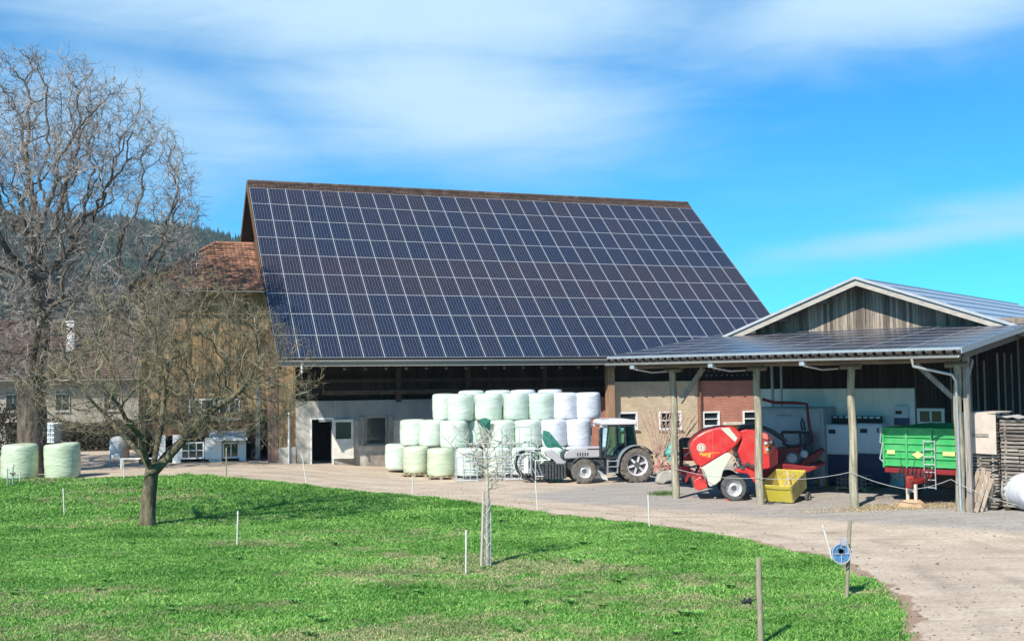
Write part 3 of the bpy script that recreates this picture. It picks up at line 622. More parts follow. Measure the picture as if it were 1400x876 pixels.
# dark upper timber wall above the plaster, beams, hay loft opening
mb = MB(); boards(mb, xl+.1, LR-.6, YW+.5, 3.2, 7.9, .22); mb.box(xl+.1, LR-.6, YW+.52, YW+.7, 3.2, 7.9); mb.build('front_wall', m_dark, barn)
mb = MB()
a, b_ = pt(440, 537, 2.9), pt(830, 527, 2.9); mb.box(a.x, b_.x, 2.75, 2.97, a.z-.12, a.z+.1); mb.box(a.x-1, b_.x, 3.3, 3.5, a.z+.5, a.z+.68)
for px in (545, 640, 745): q = pt(px, 520, 3.0).x; mb.box(q-.12, q+.12, 2.98, 3.2, 3.4, 7.4)
mb.build('timber_frame', M('dimmed_timber', (.07,.048,.032), var=.4, scale=3), barn)  # brown darkened to paint the eave's shade onto the beams
# tiles laid as an edge over the wall
mb = MB()
for i in range(22):
    x = pt(556, 546).x + i*.23; mb.box(x, x+.13, Y0-.09, Y0-.062, zt-.16, zt-.05)
mb.build('wall_tile_edge', m_shadeplaster, barn)
# downpipes
mb = MB(); q = pt(394, 550); mb.tube([(q.x, YW-.18, .3), (q.x, YW-.18, 3.0)], .05, 10); q2 = B.pt(412, 500, .1); mb.tube([(q2.x, .0, EZ-.1), (q2.x, .0, EZ-.62)], .045, 10); mb.build('downpipe', m_white, barn, smooth=40)
# supporting wooden post and the brick dairy part
q = B.pt(834, 560, .95); mb = MB(); mb.box(q.x-.2, q.x+.2, .75, 1.1, 0, 5.7); mb.build('corner_post', M('tan_timber', (.33,.20,.12), var=.4, scale=3, stretch=(6,6,.4), bump=.3), barn)
YB = 1.2; m_yb = brick_mat('yellow_brick', (.52,.38,.22), (.62,.48,.30), (.42,.38,.31)); m_rb = brick_mat('red_brick', (.48,.14,.075), (.38,.11,.06), (.38,.29,.24))
bx0, bxm, bx1 = B.pt(841, 560, YB).x, B.pt(954, 560, YB).x, LR-.5
wins = [B.rect(846, 563, 872, 587, YB), B.rect(901, 562, 932, 587, YB), B.rect(961, 562, 984, 583, YB), B.rect(1016, 561, 1040, 583, YB)]
def wall_holes(x0, x1, z0, z1, ya, yb, ws):
    m_ = MB(); ws = [w_ for w_ in ws if x0 < (w_[0]+w_[1])/2 < x1]; x = x0
    for a, b_, c, d in ws: m_.box(x, a, ya, yb, z0, z1); m_.box(a, b_, ya, yb, z0, c); m_.box(a, b_, ya, yb, d, z1); x = b_
    m_.box(x, x1, ya, yb, z0, z1); return m_
TOPB = 4.3
wall_holes(bx0, bxm, -.2, TOPB, YB, YB+.25, wins).build('yellow_brick_wall', m_yb, barn)
wall_holes(bxm+.02, bx1, -.2, TOPB, YB+.04, YB+.3, wins).build('red_brick_wall', m_rb, barn)
wall_holes(B.pt(800, 560, YB).x, bx0-.02, -.2, TOPB-.8, YB+.5, YB+.7, []).build('red_brick_wall', m_rb, barn)
for w_ in wins: window(B, 0, 0, 0, 0, YB+.12, barn, cols=1, rows=2, rect=w_, th=.09, depth=.14)
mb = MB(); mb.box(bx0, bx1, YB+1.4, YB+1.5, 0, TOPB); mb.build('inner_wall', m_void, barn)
mb = MB(); q = B.pt(957, 560, YB).x; mb.tube([(q, YB-.1, 0), (q, YB-.1, TOPB)], .05, 8); mb.build('downpipe', m_brown, barn, smooth=40)
mb = MB(); a = B.pt(989, 577, YB).x; b_ = B.pt(1012, 577, YB).x; mb.box(a, b_, YB-.28, YB+.03, 1.85, 2.0); mb.build('stone_ledge', m_plaster, barn)
# open-work dark timber above the brick
mb = MB(); boards(mb, bx0-.5, bx1, YB+.42, TOPB, 6.2, .2); mb.build('upper_boards', m_dark, barn)
mb = MB()
for rr in range(3):
    for i in range(40): x = B.pt(955, 520, YB).x - .5 + i*.36 + (rr % 2)*.18; 
    for i in range(16): x = B.pt(955, 520, YB).x + i*.33 + (rr % 2)*.16; mb.box(x, x+.1, YB+.355, YB+.385, 4.55+rr*.27, 4.64+rr*.27)
mb.build('vent_bricks', m_grey, barn)

# ------------------------------------------------------------------ wing with red-brown hipped roof left of the barn
wing = thing('farmhouse_wing', 'wooden house wing with hipped red-brown tile roof at the left end of the barn', 'house', B.o, B.a)
X0, X1, YE, YR, YX, ZE, ZR, XR = -6.4, -.1, 3.9, 8.7, 13.5, 9.15, 12.0, -2.1
u_ = Vector((1,0,0)); vv = Vector((0, YR-YE, ZR-ZE)); sl = vv.length; vv.normalize(); nn_ = Vector((0,-vv.z,vv.y))
mb = MB(); mb.add([(X0,YE,ZE-.03),(X1,YE,ZE-.03),(X1,YR,ZR-.03),(XR,YR,ZR-.03),(X0,YX,ZE-.03),(X1,YX,ZE-.03)], [(0,1,2,3),(4,0,3),(5,4,3,2)]); mb.add([(X0,YE,ZE-.12),(X1,YE,ZE-.12),(X1,YX,ZE-.12),(X0,YX,ZE-.12)], [(3,2,1,0)]); mb.build('roof', m_brown, wing)
def keepf(c): return c.x > X0 + (XR-X0)*(c.y-YE)/(YR-YE)-.05
mb = MB(); tiles(mb, (X0, YE-.1, ZE-.05), u_, vv, nn_, int((X1-X0)/.21), int(sl/.26)+1, .21, .26, keepf, lift=.05)
hv = Vector((XR-X0, 0, ZR-ZE)).normalized(); hn = Vector((-hv.z, 0, hv.x))
def keeph(c):
    f = (c.x-X0)/(XR-X0); return YE+(YR-YE)*f < c.y < YX-(YX-YR)*f
tiles(mb, (X0, YX, ZE), (0,-1,0), hv, hn, 46, int(math.hypot(XR-X0, ZR-ZE)/.26), .21, .26, keeph, lift=.05)
mb.build('roof_tiles', m_tile_r, wing)
mb = MB(); k = Vector((X0, YE, ZE+.06)); e_ = Vector((XR, YR, ZR+.06)); mb.tube([k, e_], .1, 8); mb.tube([e_, (X1, YR, ZR+.06)], .1, 8); mb.build('ridge_cap', m_tile_r, wing, smooth=50)
mb = MB(); gutter(mb, X0, X1, YE-.18, ZE-.08, .07); mb.build('gutter', m_zinc, wing)
YA = 4.6; wl, wr = -5.9, B.pt(352, 600, YA).x
Wn = [B.rect(258, 545, 292, 572, YA), B.rect(298, 545, 328, 572, YA)]
mb = MB(); boards(mb, wl, WX-.1, YA, lambda x: 3.0 if x < wr else 3.1, ZE-.1, .2, holes=[(a, b_, c, d) for a, b_, c, d in Wn])
mb.box(wl, WX-.1, YA, YA+.15, 4.2, ZE-.12); mb.build('board_wall', m_orange, wing)
mb = MB(); mb.box(wl-.05, wl+.1, YA, 12.9, -.2, ZE-.15); mb.box(wl-.15, wl+.12, YA-.1, YA+.12, -.2, ZE-.15); mb.build('side_wall', m_orange, wing)
mb = MB(); boards(mb, wl, wr, YA-.05, 1.9, 3.0, .2, holes=[]); mb.build('lower_boards', m_brown, wing)
for w_ in Wn: window(B, 0,0,0,0, YA+.02, wing, rect=w_, cols=2, rows=1, th=.08)
z_ = 1.95
for a, b_ in ((215,226),(236,247),(286,303),(327,336)): 
    xa, xb_ = B.pt(a, 610, YA).x, B.pt(b_, 610, YA).x; mb = MB(); mb.box(xa, xb_, YA-.12, YA+.1, -.2, z_); mb.build('pier', m_white, wing)
g0, g1, g2, g3 = B.rect(280, 598, 303, 627, YA-.2); dd_ = MB(); dd_.box(g0, g1, YA-.26, YA-.2, g2, g3); dq = dd_.build('garage_door', m_white, wing); MB().tube([(g0+.2, YA-.3, (g2+g3)/2), (g0+.35, YA-.3, (g2+g3)/2)], .02).build('handle', m_zinc, dq)
window(B, 304, 604, 327, 626, YA-.05, wing, cols=2, th=.08, sill=False); window(B, 247, 604, 279, 627, YA-.05, wing, cols=3, rows=2, th=.07, sill=False)
xa, xb_, za, zb = B.rect(288, 593, 338, 599, YA-1.0); mb = MB(); mb.add([(xa,YA-1.1,za),(xb_,YA-1.1,za),(xb_,YA-.05,za+.35),(xa,YA-.05,za+.35),(xa,YA-1.1,za-.12),(xb_,YA-1.1,za-.12),(xb_,YA-.05,za+.2),(xa,YA-.05,za+.2)], [(0,1,2,3),(7,6,5,4),(0,4,5,1),(1,5,6,2),(3,7,4,0)]); mb.build('porch_roof', m_white, wing)
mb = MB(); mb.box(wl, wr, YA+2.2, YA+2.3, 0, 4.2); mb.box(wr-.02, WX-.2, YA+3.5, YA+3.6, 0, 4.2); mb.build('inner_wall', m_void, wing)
mb = MB(); mb.box(wl, wr, YA+.16, YA+2.2, 3.0, 3.1); mb.build('floor_slab', m_dark, wing)
mb = MB(); mb.box(wr-.1, wr+.12, YA-.1, YA+3.5, -.2, 4.2); mb.build('passage_wall', m_shadeplaster, wing)

# ------------------------------------------------------------------ far farmhouse with chimney on the left
H = Frame(-43, 79, 4)
fh = thing('farmhouse', 'far farmhouse with a broad brown tile roof behind the big bare tree', 'house', H.o, H.a)
HX, HE, HR, HD = 21.5, 5.0, 9.7, 7.5; v2 = Vector((0, HD, HR-HE)); s2 = v2.length; v2.normalize(); n2_ = Vector((0,-v2.z,v2.y))
mb = MB(); mb.add([(0,0,HE-.05),(HX,0,HE-.05),(HX,HD,HR-.05),(0,HD,HR-.05),(0,2*HD,HE-.05),(HX,2*HD,HE-.05)], [(0,1,2,3),(3,2,5,4)]); mb.build('roof', m_tile_d, fh)
mb = MB(); tiles(mb, (0,-.1,HE-.06), (1,0,0), v2, n2_, int(HX/.3), int(s2/.34), .3, .34, lift=.06); mb.build('roof_tiles', M('old_brown_tiles', (.12,.08,.062), var=.3, scale=.8, island=.45), fh)
mb = MB(); mb.box(.6, HX-.6, 1.0, 1.25, 0, HE+.3); mb.box(.6, HX-.6, 13.7, 13.9, 0, HE+.3)
for x in (.6, HX-.8):
    mb.add([(x,1,0),(x,14,0),(x,14,HE+.5),(x,HD,HR-.2),(x,1,HE+.5),(x+.2,1,0),(x+.2,14,0),(x+.2,14,HE+.5),(x+.2,HD,HR-.2),(x+.2,1,HE+.5)], [(4,3,2,1,0),(5,6,7,8,9)])
mb.build('wall', M('dim_render', (.27,.245,.21), var=.3), fh)
mb = MB(); gutter(mb, 0, HX, -.15, HE-.1, .08); mb.build('gutter', m_zinc, fh)
for x in (2.5, 6, 9.5, 13, 16.5): window(H, 0,0,0,0, .98, fh, frame=m_grey, rect=(x, x+1.1, 2.6, 3.9), cols=2); window(H, 0,0,0,0, .98, fh, frame=m_grey, rect=(x, x+1.1, .6, 1.9), cols=2)
q = H.pt(98, 476, 3.2); hz = HE+(HR-HE)*3.2/HD; mb = MB(); mb.cbox(q.x-.3, q.x+.3, 2.9, 3.5, hz-.4, hz+2.2, .03); mb.box(q.x-.37, q.x+.37, 2.83, 3.57, hz+2.2, hz+2.35); mb.build('chimney', M('white_chimney_render', (.6,.58,.55), var=.2), fh)
q = H.pt(128, 463, 3.6); mb = MB(); zz = HE+(HR-HE)*3.6/HD; mb.box(q.x-.4, q.x+.4, 3.4, 4.4, zz-.1, zz+.55); mb.build('dormer', m_dark, fh)
# ------------------------------------------------------------------ machine shelter and gabled shed
S = Frame(5.96, 40.8, math.degrees(math.atan2(-.640, .768)))
shed = thing('shed', 'black boarded shed with a shallow gable roof and white lower wall behind the open shelter', 'shed', S.o, S.a)
GY = 7.0; AX = 4.6; AZ = 8.28; SLP = .362; SY0, SY1 = 6.05, 27
SXL, SXR = -1.25, 13.2
rz = lambda x: AZ - SLP*abs(x-AX)
m_bluemetal = M('pale_roof_sheet', (.42, .47, .53), rough=.38, metal=.35, var=.12, scale=2)
def roof_slab(x0, x1, th=.1):
    m_ = MB(); m_.add([(x0,SY0,rz(x0)),(x1,SY0,rz(x1)),(x1,SY1,rz(x1)),(x0,SY1,rz(x0)),(x0,SY0,rz(x0)-th),(x1,SY0,rz(x1)-th),(x1,SY1,rz(x1)-th),(x0,SY1,rz(x0)-th)], [(0,1,2,3),(7,6,5,4),(0,4,5,1),(1,5,6,2),(2,6,7,3),(3,7,4,0)]); return m_
roof_slab(SXL, AX-.002).build('roof', m_bluemetal, shed); roof_slab(AX, SXR).build('roof', m_bluemetal, shed)
mb = MB()
x = AX+.3
while x < SXR: mb.add([(x,SY0,rz(x)+.0),(x+.05,SY0,rz(x)+.0),(x+.05,SY1,rz(x)+.0),(x,SY1,rz(x)+.0),(x+.01,SY0,rz(x)+.04),(x+.04,SY0,rz(x)+.04),(x+.04,SY1,rz(x)+.04),(x+.01,SY1,rz(x)+.04)], [(0,4,7,3),(4,5,6,7),(5,1,2,6),(0,1,5,4)]); x += 1.02
mb.build('roof_seams', m_zinc, shed)
m_pale = M('pale_barge_board', (.40, .36, .31), var=.25, scale=3, stretch=(1,1,6))
for a, b_ in ((SXL, AX), (SXR, AX)):                    # layered barge boards: metal edge, pale board, dark soffit board
    mb = MB(); za, zb = rz(a), rz(b_)
    for off, hgt, y0, y1 in ((.03, .10, SY0-.06, SY0-.02),):
        mb.add([(a,y0,za+off),(b_,y0,zb+off),(b_,y0,zb+off-hgt),(a,y0,za+off-hgt),(a,y1,za+off),(b_,y1,zb+off),(b_,y1,zb+off-hgt),(a,y1,za+off-hgt)], [(3,2,1,0),(4,5,6,7),(0,1,5,4),(2,3,7,6),(0,4,7,3),(1,2,6,5)])
    mb.build('verge_trim', M('verge_metal', (.40,.41,.42), rough=.5, var=.15), shed)
    mb = MB(); off, hgt, y0, y1 = -.12, .2, SY0+.02, SY0+.08
    mb.add([(a,y0,za+off),(b_,y0,zb+off),(b_,y0,zb+off-hgt),(a,y0,za+off-hgt),(a,y1,za+off),(b_,y1,zb+off),(b_,y1,zb+off-hgt),(a,y1,za+off-hgt)], [(3,2,1,0),(4,5,6,7),(0,1,5,4),(2,3,7,6),(0,4,7,3),(1,2,6,5)])
    mb.build('barge_board', m_pale, shed)
for x in (-.6, 1.2, 3.0, 6.2, 8.0, 9.8): mb = MB(); mb.box(x-.09, x+.09, SY0+.1, GY-.05, rz(x)-.32, rz(x)-.11); mb.build('purlin', m_grey, shed)
# gable boards: one brown throughout, tone varying from board to board
m_gab = M('gable_boards', (.23, .185, .145), var=.5, scale=3, stretch=(7,7,.5), island=.6, bump=.3, bscale=20)
CYB = lambda x: 6.0
mb = MB(); boards(mb, -.2, AX, GY, 5.6, lambda x: rz(x)-.16, .13, batten=False); boards(mb, AX, 11.6, GY, 5.6, lambda x: rz(x)-.16, .13); mb.box(-.2, 11.6, GY+.002, GY+.1, 0, 6.5)
mb.build('gable_boards', m_gab, shed)
# lower wall: white render up to z 3.9, black boards above and to the right
zw = S.pt(1150, 531, GY).z; xw0 = 0.02; xw1 = S.pt(1252, 560, GY).x
wn = [S.rect(1255, 558, 1292, 580, GY), ]
wall_holes(xw0, xw1, -.2, zw, GY-.12, GY-.01, []).build('white_wall', M('white_render', (.80,.80,.78), var=.12, scale=1.2, stretch=(2,1,.5), bump=.15, bscale=8), shed)
mb = MB(); boards(mb, xw0-.15, xw1, GY-.005, zw, 5.9, .2, batten=True); mb.build('upper_boards', m_black, shed)
mb = MB(); boards(mb, xw1+.05, 15.5, GY-.005, .1, 6.25, .24, th=.03, batten=False, holes=wn)
x = xw1+.05
while x < 15.5:
    if not (wn[0][0]-.1 < x < wn[0][1]+.1): mb.box(x-.03, x+.03, GY-.075, GY-.037, .1, 6.2)
    x += .24
mb.build('black_boards', m_black, shed)
mb = MB(); x = xw1+.17
while x < 15.5:
    if not (wn[0][0]-.1 < x < wn[0][1]+.1) and random.random() < .9: mb.box(x-.034, x+.034, GY-.062, GY-.036, random.uniform(.1, 1.5), random.uniform(4.6, 6.2))
    x += .24
mb.build('silvered_battens', M('silvered_battens', (.24,.20,.165), var=.4, scale=3, stretch=(9,9,.6), island=.35), shed)
window(S, 0,0,0,0, GY-.01, shed, rect=wn[0], cols=2, th=.1)
mb = MB(); mb.box(11.6, 15.5, GY+.0, GY+.1, 0, 6.2); mb.box(-.2, 0, GY, 26, 0, 6.3); mb.box(15.4, 15.5, GY+.1, 26, 0, 4.3); mb.build('side_wall', m_black, shed)
# ---- open shelter
shel = thing('open_shelter', 'open machine shelter on round log posts with a low solar roof', 'shelter', S.o, S.a)
CX0, CX1, CY0, CY1, CZ0, CZ1 = -2.09, 10.80, -1.25, GY-.1, 5.22, 6.24
def top(y): return CZ0 + (CZ1-CZ0)*(y-CY0)/(CY1-CY0)
m_log = M('weathered_log', (.22, .205, .14), var=.4, scale=4, stretch=(4,4,.3), bump=.7, bscale=20, col2=(.38,.345,.25)); m_logd = M('old_beam', (.17,.14,.11), var=.4, scale=3, stretch=(.5,4,4), bump=.3)
for i in range(4):
    x = i*3.42; g = gz(S.w(x, 0).x, S.w(x, 0).y)
    m_ = MB(); pts = [(x+.03*math.sin(k*1.3+i), .02*math.cos(k*1.7+i), g-.2+(4.75-g+.2)*k/9) for k in range(10)]
    m_.tube(pts, [.145-.003*k for k in range(10)], 12); p_ = m_.build('post', m_log, shel, smooth=50)
    m_ = MB(); m_.tube([(x-.35, 0, 4.76), (x+.35, 0, 4.76)], .1, 10); m_.build('post_cap', m_logd, p_, smooth=50)
mb = MB(); mb.tube([(-1.9,0,4.93),(2,0,4.95),(6,0,4.93),(10.4,0,4.95)], [.12,.13,.125,.12], 10); mb.build('beam', m_logd, shel, smooth=50)
for x_ in (10.35, -1.75): mb = MB(); mb.beam((x_,-.3,4.98),(x_,6.8,5.85),.14,.2); mb.build('side_beam', m_logd, shel)
for a, b_ in (((.25,.05,3.55),(1.25,.05,4.8)), ((9.0,.05,4.8),(10.1,.05,3.75)), ((10.3,.2,3.7),(10.3,1.3,4.9))):
    m_ = MB(); m_.beam(a, b_, .13, .15); m_.build('brace', m_grey, shel)
mb = MB(); mb.beam((10.52,.05,.1),(10.52,.05,5.0),.16,.16); mb.build('corner_plank', m_grey, shel)
mb = MB()
x = CX0+.1
while x < CX1-.1:
    mb.add([(x-.06,CY0+.05,top(CY0)-.12),(x+.06,CY0+.05,top(CY0)-.12),(x+.06,CY1,top(CY1)-.12),(x-.06,CY1,top(CY1)-.12),(x-.06,CY0+.05,top(CY0)-.28),(x+.06,CY0+.05,top(CY0)-.28),(x+.06,CY1,top(CY1)-.3),(x-.06,CY1,top(CY1)-.3)], [(0,1,2,3),(7,6,5,4),(0,4,5,1),(3,7,4,0),(1,5,6,2)]); x += .81
mb.build('rafters', m_dark, shel)
mb = MB(); mb.add([(CX0,CY0,CZ0-.03),(CX1,CY0,CZ0-.03),(CX1,CY1,CZ1-.03),(CX0,CY1,CZ1-.03),(CX0,CY0,CZ0-.1),(CX1,CY0,CZ0-.1),(CX1,CY1,CZ1-.1),(CX0,CY1,CZ1-.1)], [(0,1,2,3),(7,6,5,4),(0,4,5,1),(1,5,6,2),(2,6,7,3),(3,7,4,0)]); mb.build('roof', m_tile_d, shel)
mb = MB(); nr_ = int((CX1-CX0)/.3)
for i in range(nr_): xx = CX0+(i+.5)*(CX1-CX0)/nr_; mb.lathe([(.075,-.14),(.085,-.02)], n=8, axis='y', c=(xx, CY0+.02, CZ0-.10))
mb.build('tile_edge', M('grey_tile_edge', (.13,.12,.11), var=.3), shel); MB().box(CX0+.02, CX1-.02, CY0+.03, CY0+.06, CZ0-.3, CZ0-.04).build('fascia', m_dark, shel)  # dark board added behind the tile ends to stop sun leaking through
m_dkf = M('dull_frame', (.33,.335,.34), rough=.45, metal=.2, var=.1)
sv_ = Vector((0, CY1-CY0, CZ1-CZ0)); sL = sv_.length; sv_.normalize(); sn_ = Vector((0,-sv_.z,sv_.y)); pw = (CX1-CX0-.06)/8; ph = sL/7.05
for j in range(7):
    for i in range(8):
        o = Vector((CX0+.03+i*pw, CY0, CZ0)) + sv_*(j*ph+.02) + sn_*.02; solar_mesh('solar_panel', [(o, Vector((pw,0,0)), sv_*ph, sn_, random.uniform(.3, .9))], shel, m_dkf)
mb = MB(); gutter(mb, CX0, CX1-.05, CY0-.09, CZ0-.2, .08); mb.build('gutter', m_zinc, shel)
MB().box(CX0, CX1, CY0-.02, CY0-.002, CZ0-.03, CZ0+.05).build('front_trim', m_zinc, shel)
mb = MB(); mb.add([(CX1+.002,CY0,CZ0+.06),(CX1+.03,CY0,CZ0+.06),(CX1+.03,CY1,CZ1+.06),(CX1+.002,CY1,CZ1+.06),(CX1+.002,CY0,CZ0-.14),(CX1+.03,CY0,CZ0-.14),(CX1+.03,CY1,CZ1-.14),(CX1+.002,CY1,CZ1-.14)], [(0,1,2,3),(7,6,5,4),(0,4,5,1),(1,5,6,2),(3,7,4,0)]); mb.build('side_trim', m_zinc, shel)
mb = MB(); mb.tube([(9.35,CY0-.09,CZ0-.25),(9.38,CY0-.09,CZ0-.5),(10.2,-.3,4.45),(10.28,-.2,4.25),(10.3,-.2,.3),(10.34,-.2,.2)], .045, 8); mb.build('downpipe', m_zinc, shel, smooth=50)
for x in (-.9, 2.35, 5.75): m_ = MB(); m_.tube([(x,CY0-.1,CZ0-.28),(x+.03,CY0-.05,CZ0-.42),(x+.35,-.6,CZ0-.55),(x+.7,-.12,CZ0-.52)], .035, 7); m_.box(x-.09,x+.09,CY0-.13,CY0+.06,CZ0-.42,CZ0-.3); m_.build('gutter_bracket', m_zinc, shel, smooth=50)
# rope strung along the posts
def rope(name, label, pts, r=.010, mat=None, cat='rope'):
    m_ = MB(); P_ = [Vector(p) for p in pts]; out = []
    for a, b_ in zip(P_[:-1], P_[1:]):
        for k in range(8): t = k/8; q = a.lerp(b_, t); q.z -= .22*(a-b_).length*.18*4*t*(1-t); out.append(q)
    out.append(P_[-1]); m_.tube(out, r, 6); o = m_.build(name, mat or M('pale_rope', (.40,.40,.38), var=.2, scale=30), smooth=60); return tag(o, label, cat)
rp = lambda px, py, y: S.w(*[S.pt(px, py, y).x, y, S.pt(px, py, y).z])
rope('barrier_rope', 'pale rope slung low between the log posts in front of the machines', [rp(922, 640, -.17), rp(1036, 653, -.17), rp(1163, 645, -.17), rp(1245, 669, -.17), rp(1300, 655, -.17), rp(1390, 690, -.3)])

# ------------------------------------------------------------------ things standing under the shelter
def sloc(x, y): p = S.w(x, y); p.z = gz(p.x, p.y)+.012; return p
m_steelg = M('grey_sheet_steel', (.38,.43,.48), rough=.5, var=.12, scale=2, metal=.1); m_panelb = M('pale_blue_cabinet', (.58,.63,.70), rough=.5, var=.08); m_blk = M('black_rubbery', (.025,.025,.028), rough=.6, var=.3); m_darkblue = M('dark_blue_panel', (.03,.05,.12), rough=.4, var=.2)
a = S.pt(1037, 640, 5.6).x; b_ = S.pt(1127, 640, 5.6).x; cz = S.pt(1080, 557, 5.6).z
co = thing('feed_container', 'blue-grey sheet steel container against the white wall behind the red machine', 'container', sloc(a, 0) + S.n*5.6, S.a)
Wc = b_-a; mb = MB(); mb.cbox(0, Wc, 0, 1.2, .05, cz, .04); mb.build('body', m_steelg, co)
mb = MB()
for x in (0.1, Wc-.18): mb.box(x, x+.08, -.05, -.003, .1, cz-.1)
for z in (.1, cz*.55, cz-.15): mb.box(.2, Wc-.2, -.04, -.002, z, z+.07)
mb.build('ribs', M('light_grey_trim', (.40,.43,.46), rough=.5), co); MB().tube([(Wc*.3,-.1,cz*.9),(Wc*.55,-.1,cz*.9)], .02).build('handle', m_zinc, co)
mb = MB(); mb.tube([(.55,.3,cz),(.55,.3,5.4)], .06, 8); mb.tube([(.95,.3,cz),(.95,.3,5.4)], .05, 8); mb.build('pipe', m_steelg, co, smooth=50)
def cabinet(px0, px1, py0, py1, label):
    yl = 5.9; x0, x1, z0, z1 = S.rect(px0, py0, px1, py1, yl); t = thing('control_cabinet', label, 'cabinet', sloc(x0, yl), S.a, 'pale blue cabinets by the white wall'); w_ = x1-x0
    MB().cbox(0, w_, 0, .7, z0, z1, .025).build('body', m_panelb, t); m_ = MB(); m_.box(.07, w_-.07, -.025, -.002, z0+.07, z1-.07); d = m_.build('door', M('cabinet_door', (.66,.71,.78), rough=.45, var=.05), t)
    MB().box(.15, .42, -.05, -.027, z1-.36, z1-.2).build('display', m_blk, d); MB().box(w_-.16, w_-.11, -.06, -.027, z0+.8, z0+.98).build('handle', m_blk, d)
    MB().box(0, w_, .05, .65, .15, z0-.002).build('plinth', m_darkblue, t); m_ = MB()
    for x in (.08, w_-.16): m_.box(x, x+.08, .1, .6, -.02, .15)
    m_.build('leg', m_blk, t)
cabinet(1129, 1168, 586, 627, 'left one of two pale blue cabinets along the white wall'); cabinet(1172, 1206, 586, 627, 'right one of two pale blue cabinets, next to the green trailer')
x0, x1, z0, z1 = S.rect(1130, 568, 1205, 582, 6.4); t = thing('ventilation_grille', 'long dark ventilation grille above the two pale cabinets', 'grille', S.w(x0, 6.4), S.a)
MB().box(0, x1-x0, 0, .12, z0, z1).build('housing', m_blk, t); m_ = MB()
for k in range(9): q = (x1-x0)*k/9; m_.box(q+.04, q+(x1-x0)/9-.04, -.03, -.002, z1-.1, z1-.02)
for k in range(14): q = (x1-x0)*k/14; m_.box(q+.03, q+.1, -.025, -.002, z0, z0+.05)
m_.build('fins', m_zinc, t)
x0, x1, z0, z1 = S.rect(1222, 555, 1241, 581, GY-.3); t = thing('meter_box', 'small grey meter box on the white wall above the green trailer', 'box', S.w(x0, GY-.32), S.a); MB().cbox(0, x1-x0, 0, .2, z0+.28, z1, .02).build('case', m_panelb, t); MB().box(.08, (x1-x0)*.6, -.02, -.002, z0+.42, z0+.55).build('display', m_blk, t); MB().box(.0, x1-x0, .02, .2, z0, z0+.275).build('lower_case', m_darkblue, t)
# pallet with a low dark crate, wooden block
m_pal = M('pallet_wood', (.38,.29,.19), var=.3, scale=5, island=.3)
def pallet(name, label, loc, rz, group=None):
    m_ = MB()
    for k in range(5): m_.box(.02+k*.25, .16+k*.25, 0, .8, .11, .135)
    for k in range(3): m_.box(0, 1.2, .02+k*.33, .12+k*.33, .088, .108); 
    for k in range(3):
        for j in range(3): m_.box(j*.53, j*.53+.13, .02+k*.33, .12+k*.33, 0, .086)
    o = m_.build(name, m_pal); o.location = loc; o.rotation_euler.z = rz; return tag(o, label, 'pallet', group)
q = G(1143, 671); pallet('pallet', 'flat wooden pallet on the shelter floor behind the third log post', (q.x, q.y+.1, q.z+.012), S.a)
t = thing('mesh_crate', 'low dark wire mesh crate standing on the pallet by the cabinets', 'crate', (q.x+.1, q.y+.15, q.z+.15), S.a); MB().box(.1, 1.0, .1, .6, .02, .3).build('contents', M('dark_scrap', (.09,.085,.08), var=.6, scale=12), t)
m_ = MB()
for z in (0, .15, .3, .42): 
    for a_, c_ in (((0,0),(1.1,0)),((1.1,0),(1.1,.7)),((1.1,.7),(0,.7)),((0,.7),(0,0))): m_.tube([(a_[0],a_[1],z+.01),(c_[0],c_[1],z+.01)], .012, 4)
for k in range(8): m_.tube([(k*.157,0,.01),(k*.157,0,.43)], .009, 4)
m_.build('wire_cage', m_zinc, t)
q = G(1124, 665); o = MB().cbox(-.22, .22, -.15, .15, 0, .3, .01).build('wooden_block', m_orange); o.location = (q.x, q.y, q.z+.012); o.rotation_euler.z = S.a+.2; tag(o, 'small tan wooden block beside the pallet and yellow cart', 'block')
m_ = MB(); m_.box(0, 2.4, 0, .18, 0, .1); o = m_.build('timber_beam', m_grey); q = G(1186, 684); o.location = (q.x, q.y, q.z+.015); o.rotation_euler.z = S.a+1.0; tag(o, 'squared timber lying on the floor left of the green trailer', 'beam')

# ------------------------------------------------------------------ right end: lumber stacks, covers, leaning planks, white bale
m_lum = M('grey_lumber', (.22,.19,.16), var=.45, scale=4, stretch=(1,6,6), island=.5)
def lumber_stack(label, x, y, w_, d_, h, pitch, rz=0):
    t = thing('lumber_stack', label, 'lumber', sloc(x, y), S.a+rz, 'stacks of sawn boards beside the shelter'); z = .1; m_ = MB(); s_ = MB()
    while z < h:
        n = int(d_/.22)
        for k in range(n):
            x_ = 0
            while x_ < w_-.2:
                l_ = random.uniform(.5, 1.2); a_ = random.uniform(-.06, .06); dz_ = random.uniform(-.012,.012); t2_ = random.uniform(-.05,.05); m_.box(x_, min(x_+l_-.03, w_+.04), k*.22+a_*.6, k*.22+.2+a_*.6, z+dz_, z+dz_+pitch*.62); x_ += l_
        for q_ in (.08+random.uniform(0,.05), w_/2+random.uniform(-.06,.06), w_-.12): s_.box(q_, q_+.05, -.0, d_, z+pitch*.66, z+pitch*.95)
        z += pitch
    m_.build('boards', m_lum, t); s_.build('spacers', m_pale, t); m_ = MB()
    for q_ in (.05, w_-.2): m_.box(q_, q_+.15, 0, d_, 0, .095)
    m_.build('bearers', m_dark, t)
    return t
xa = S.pt(1312, 640, .9).x; xm_ = S.pt(1362, 640, .9).x; zt_ = S.pt(1340, 628, .9).z; ztp = S.pt(1340, 574, .9).z
lumber_stack('wide stack of grey sawn boards with a beige sheet hanging over its front', xa, .9, xm_-xa, 1.6, ztp-.05, .095)
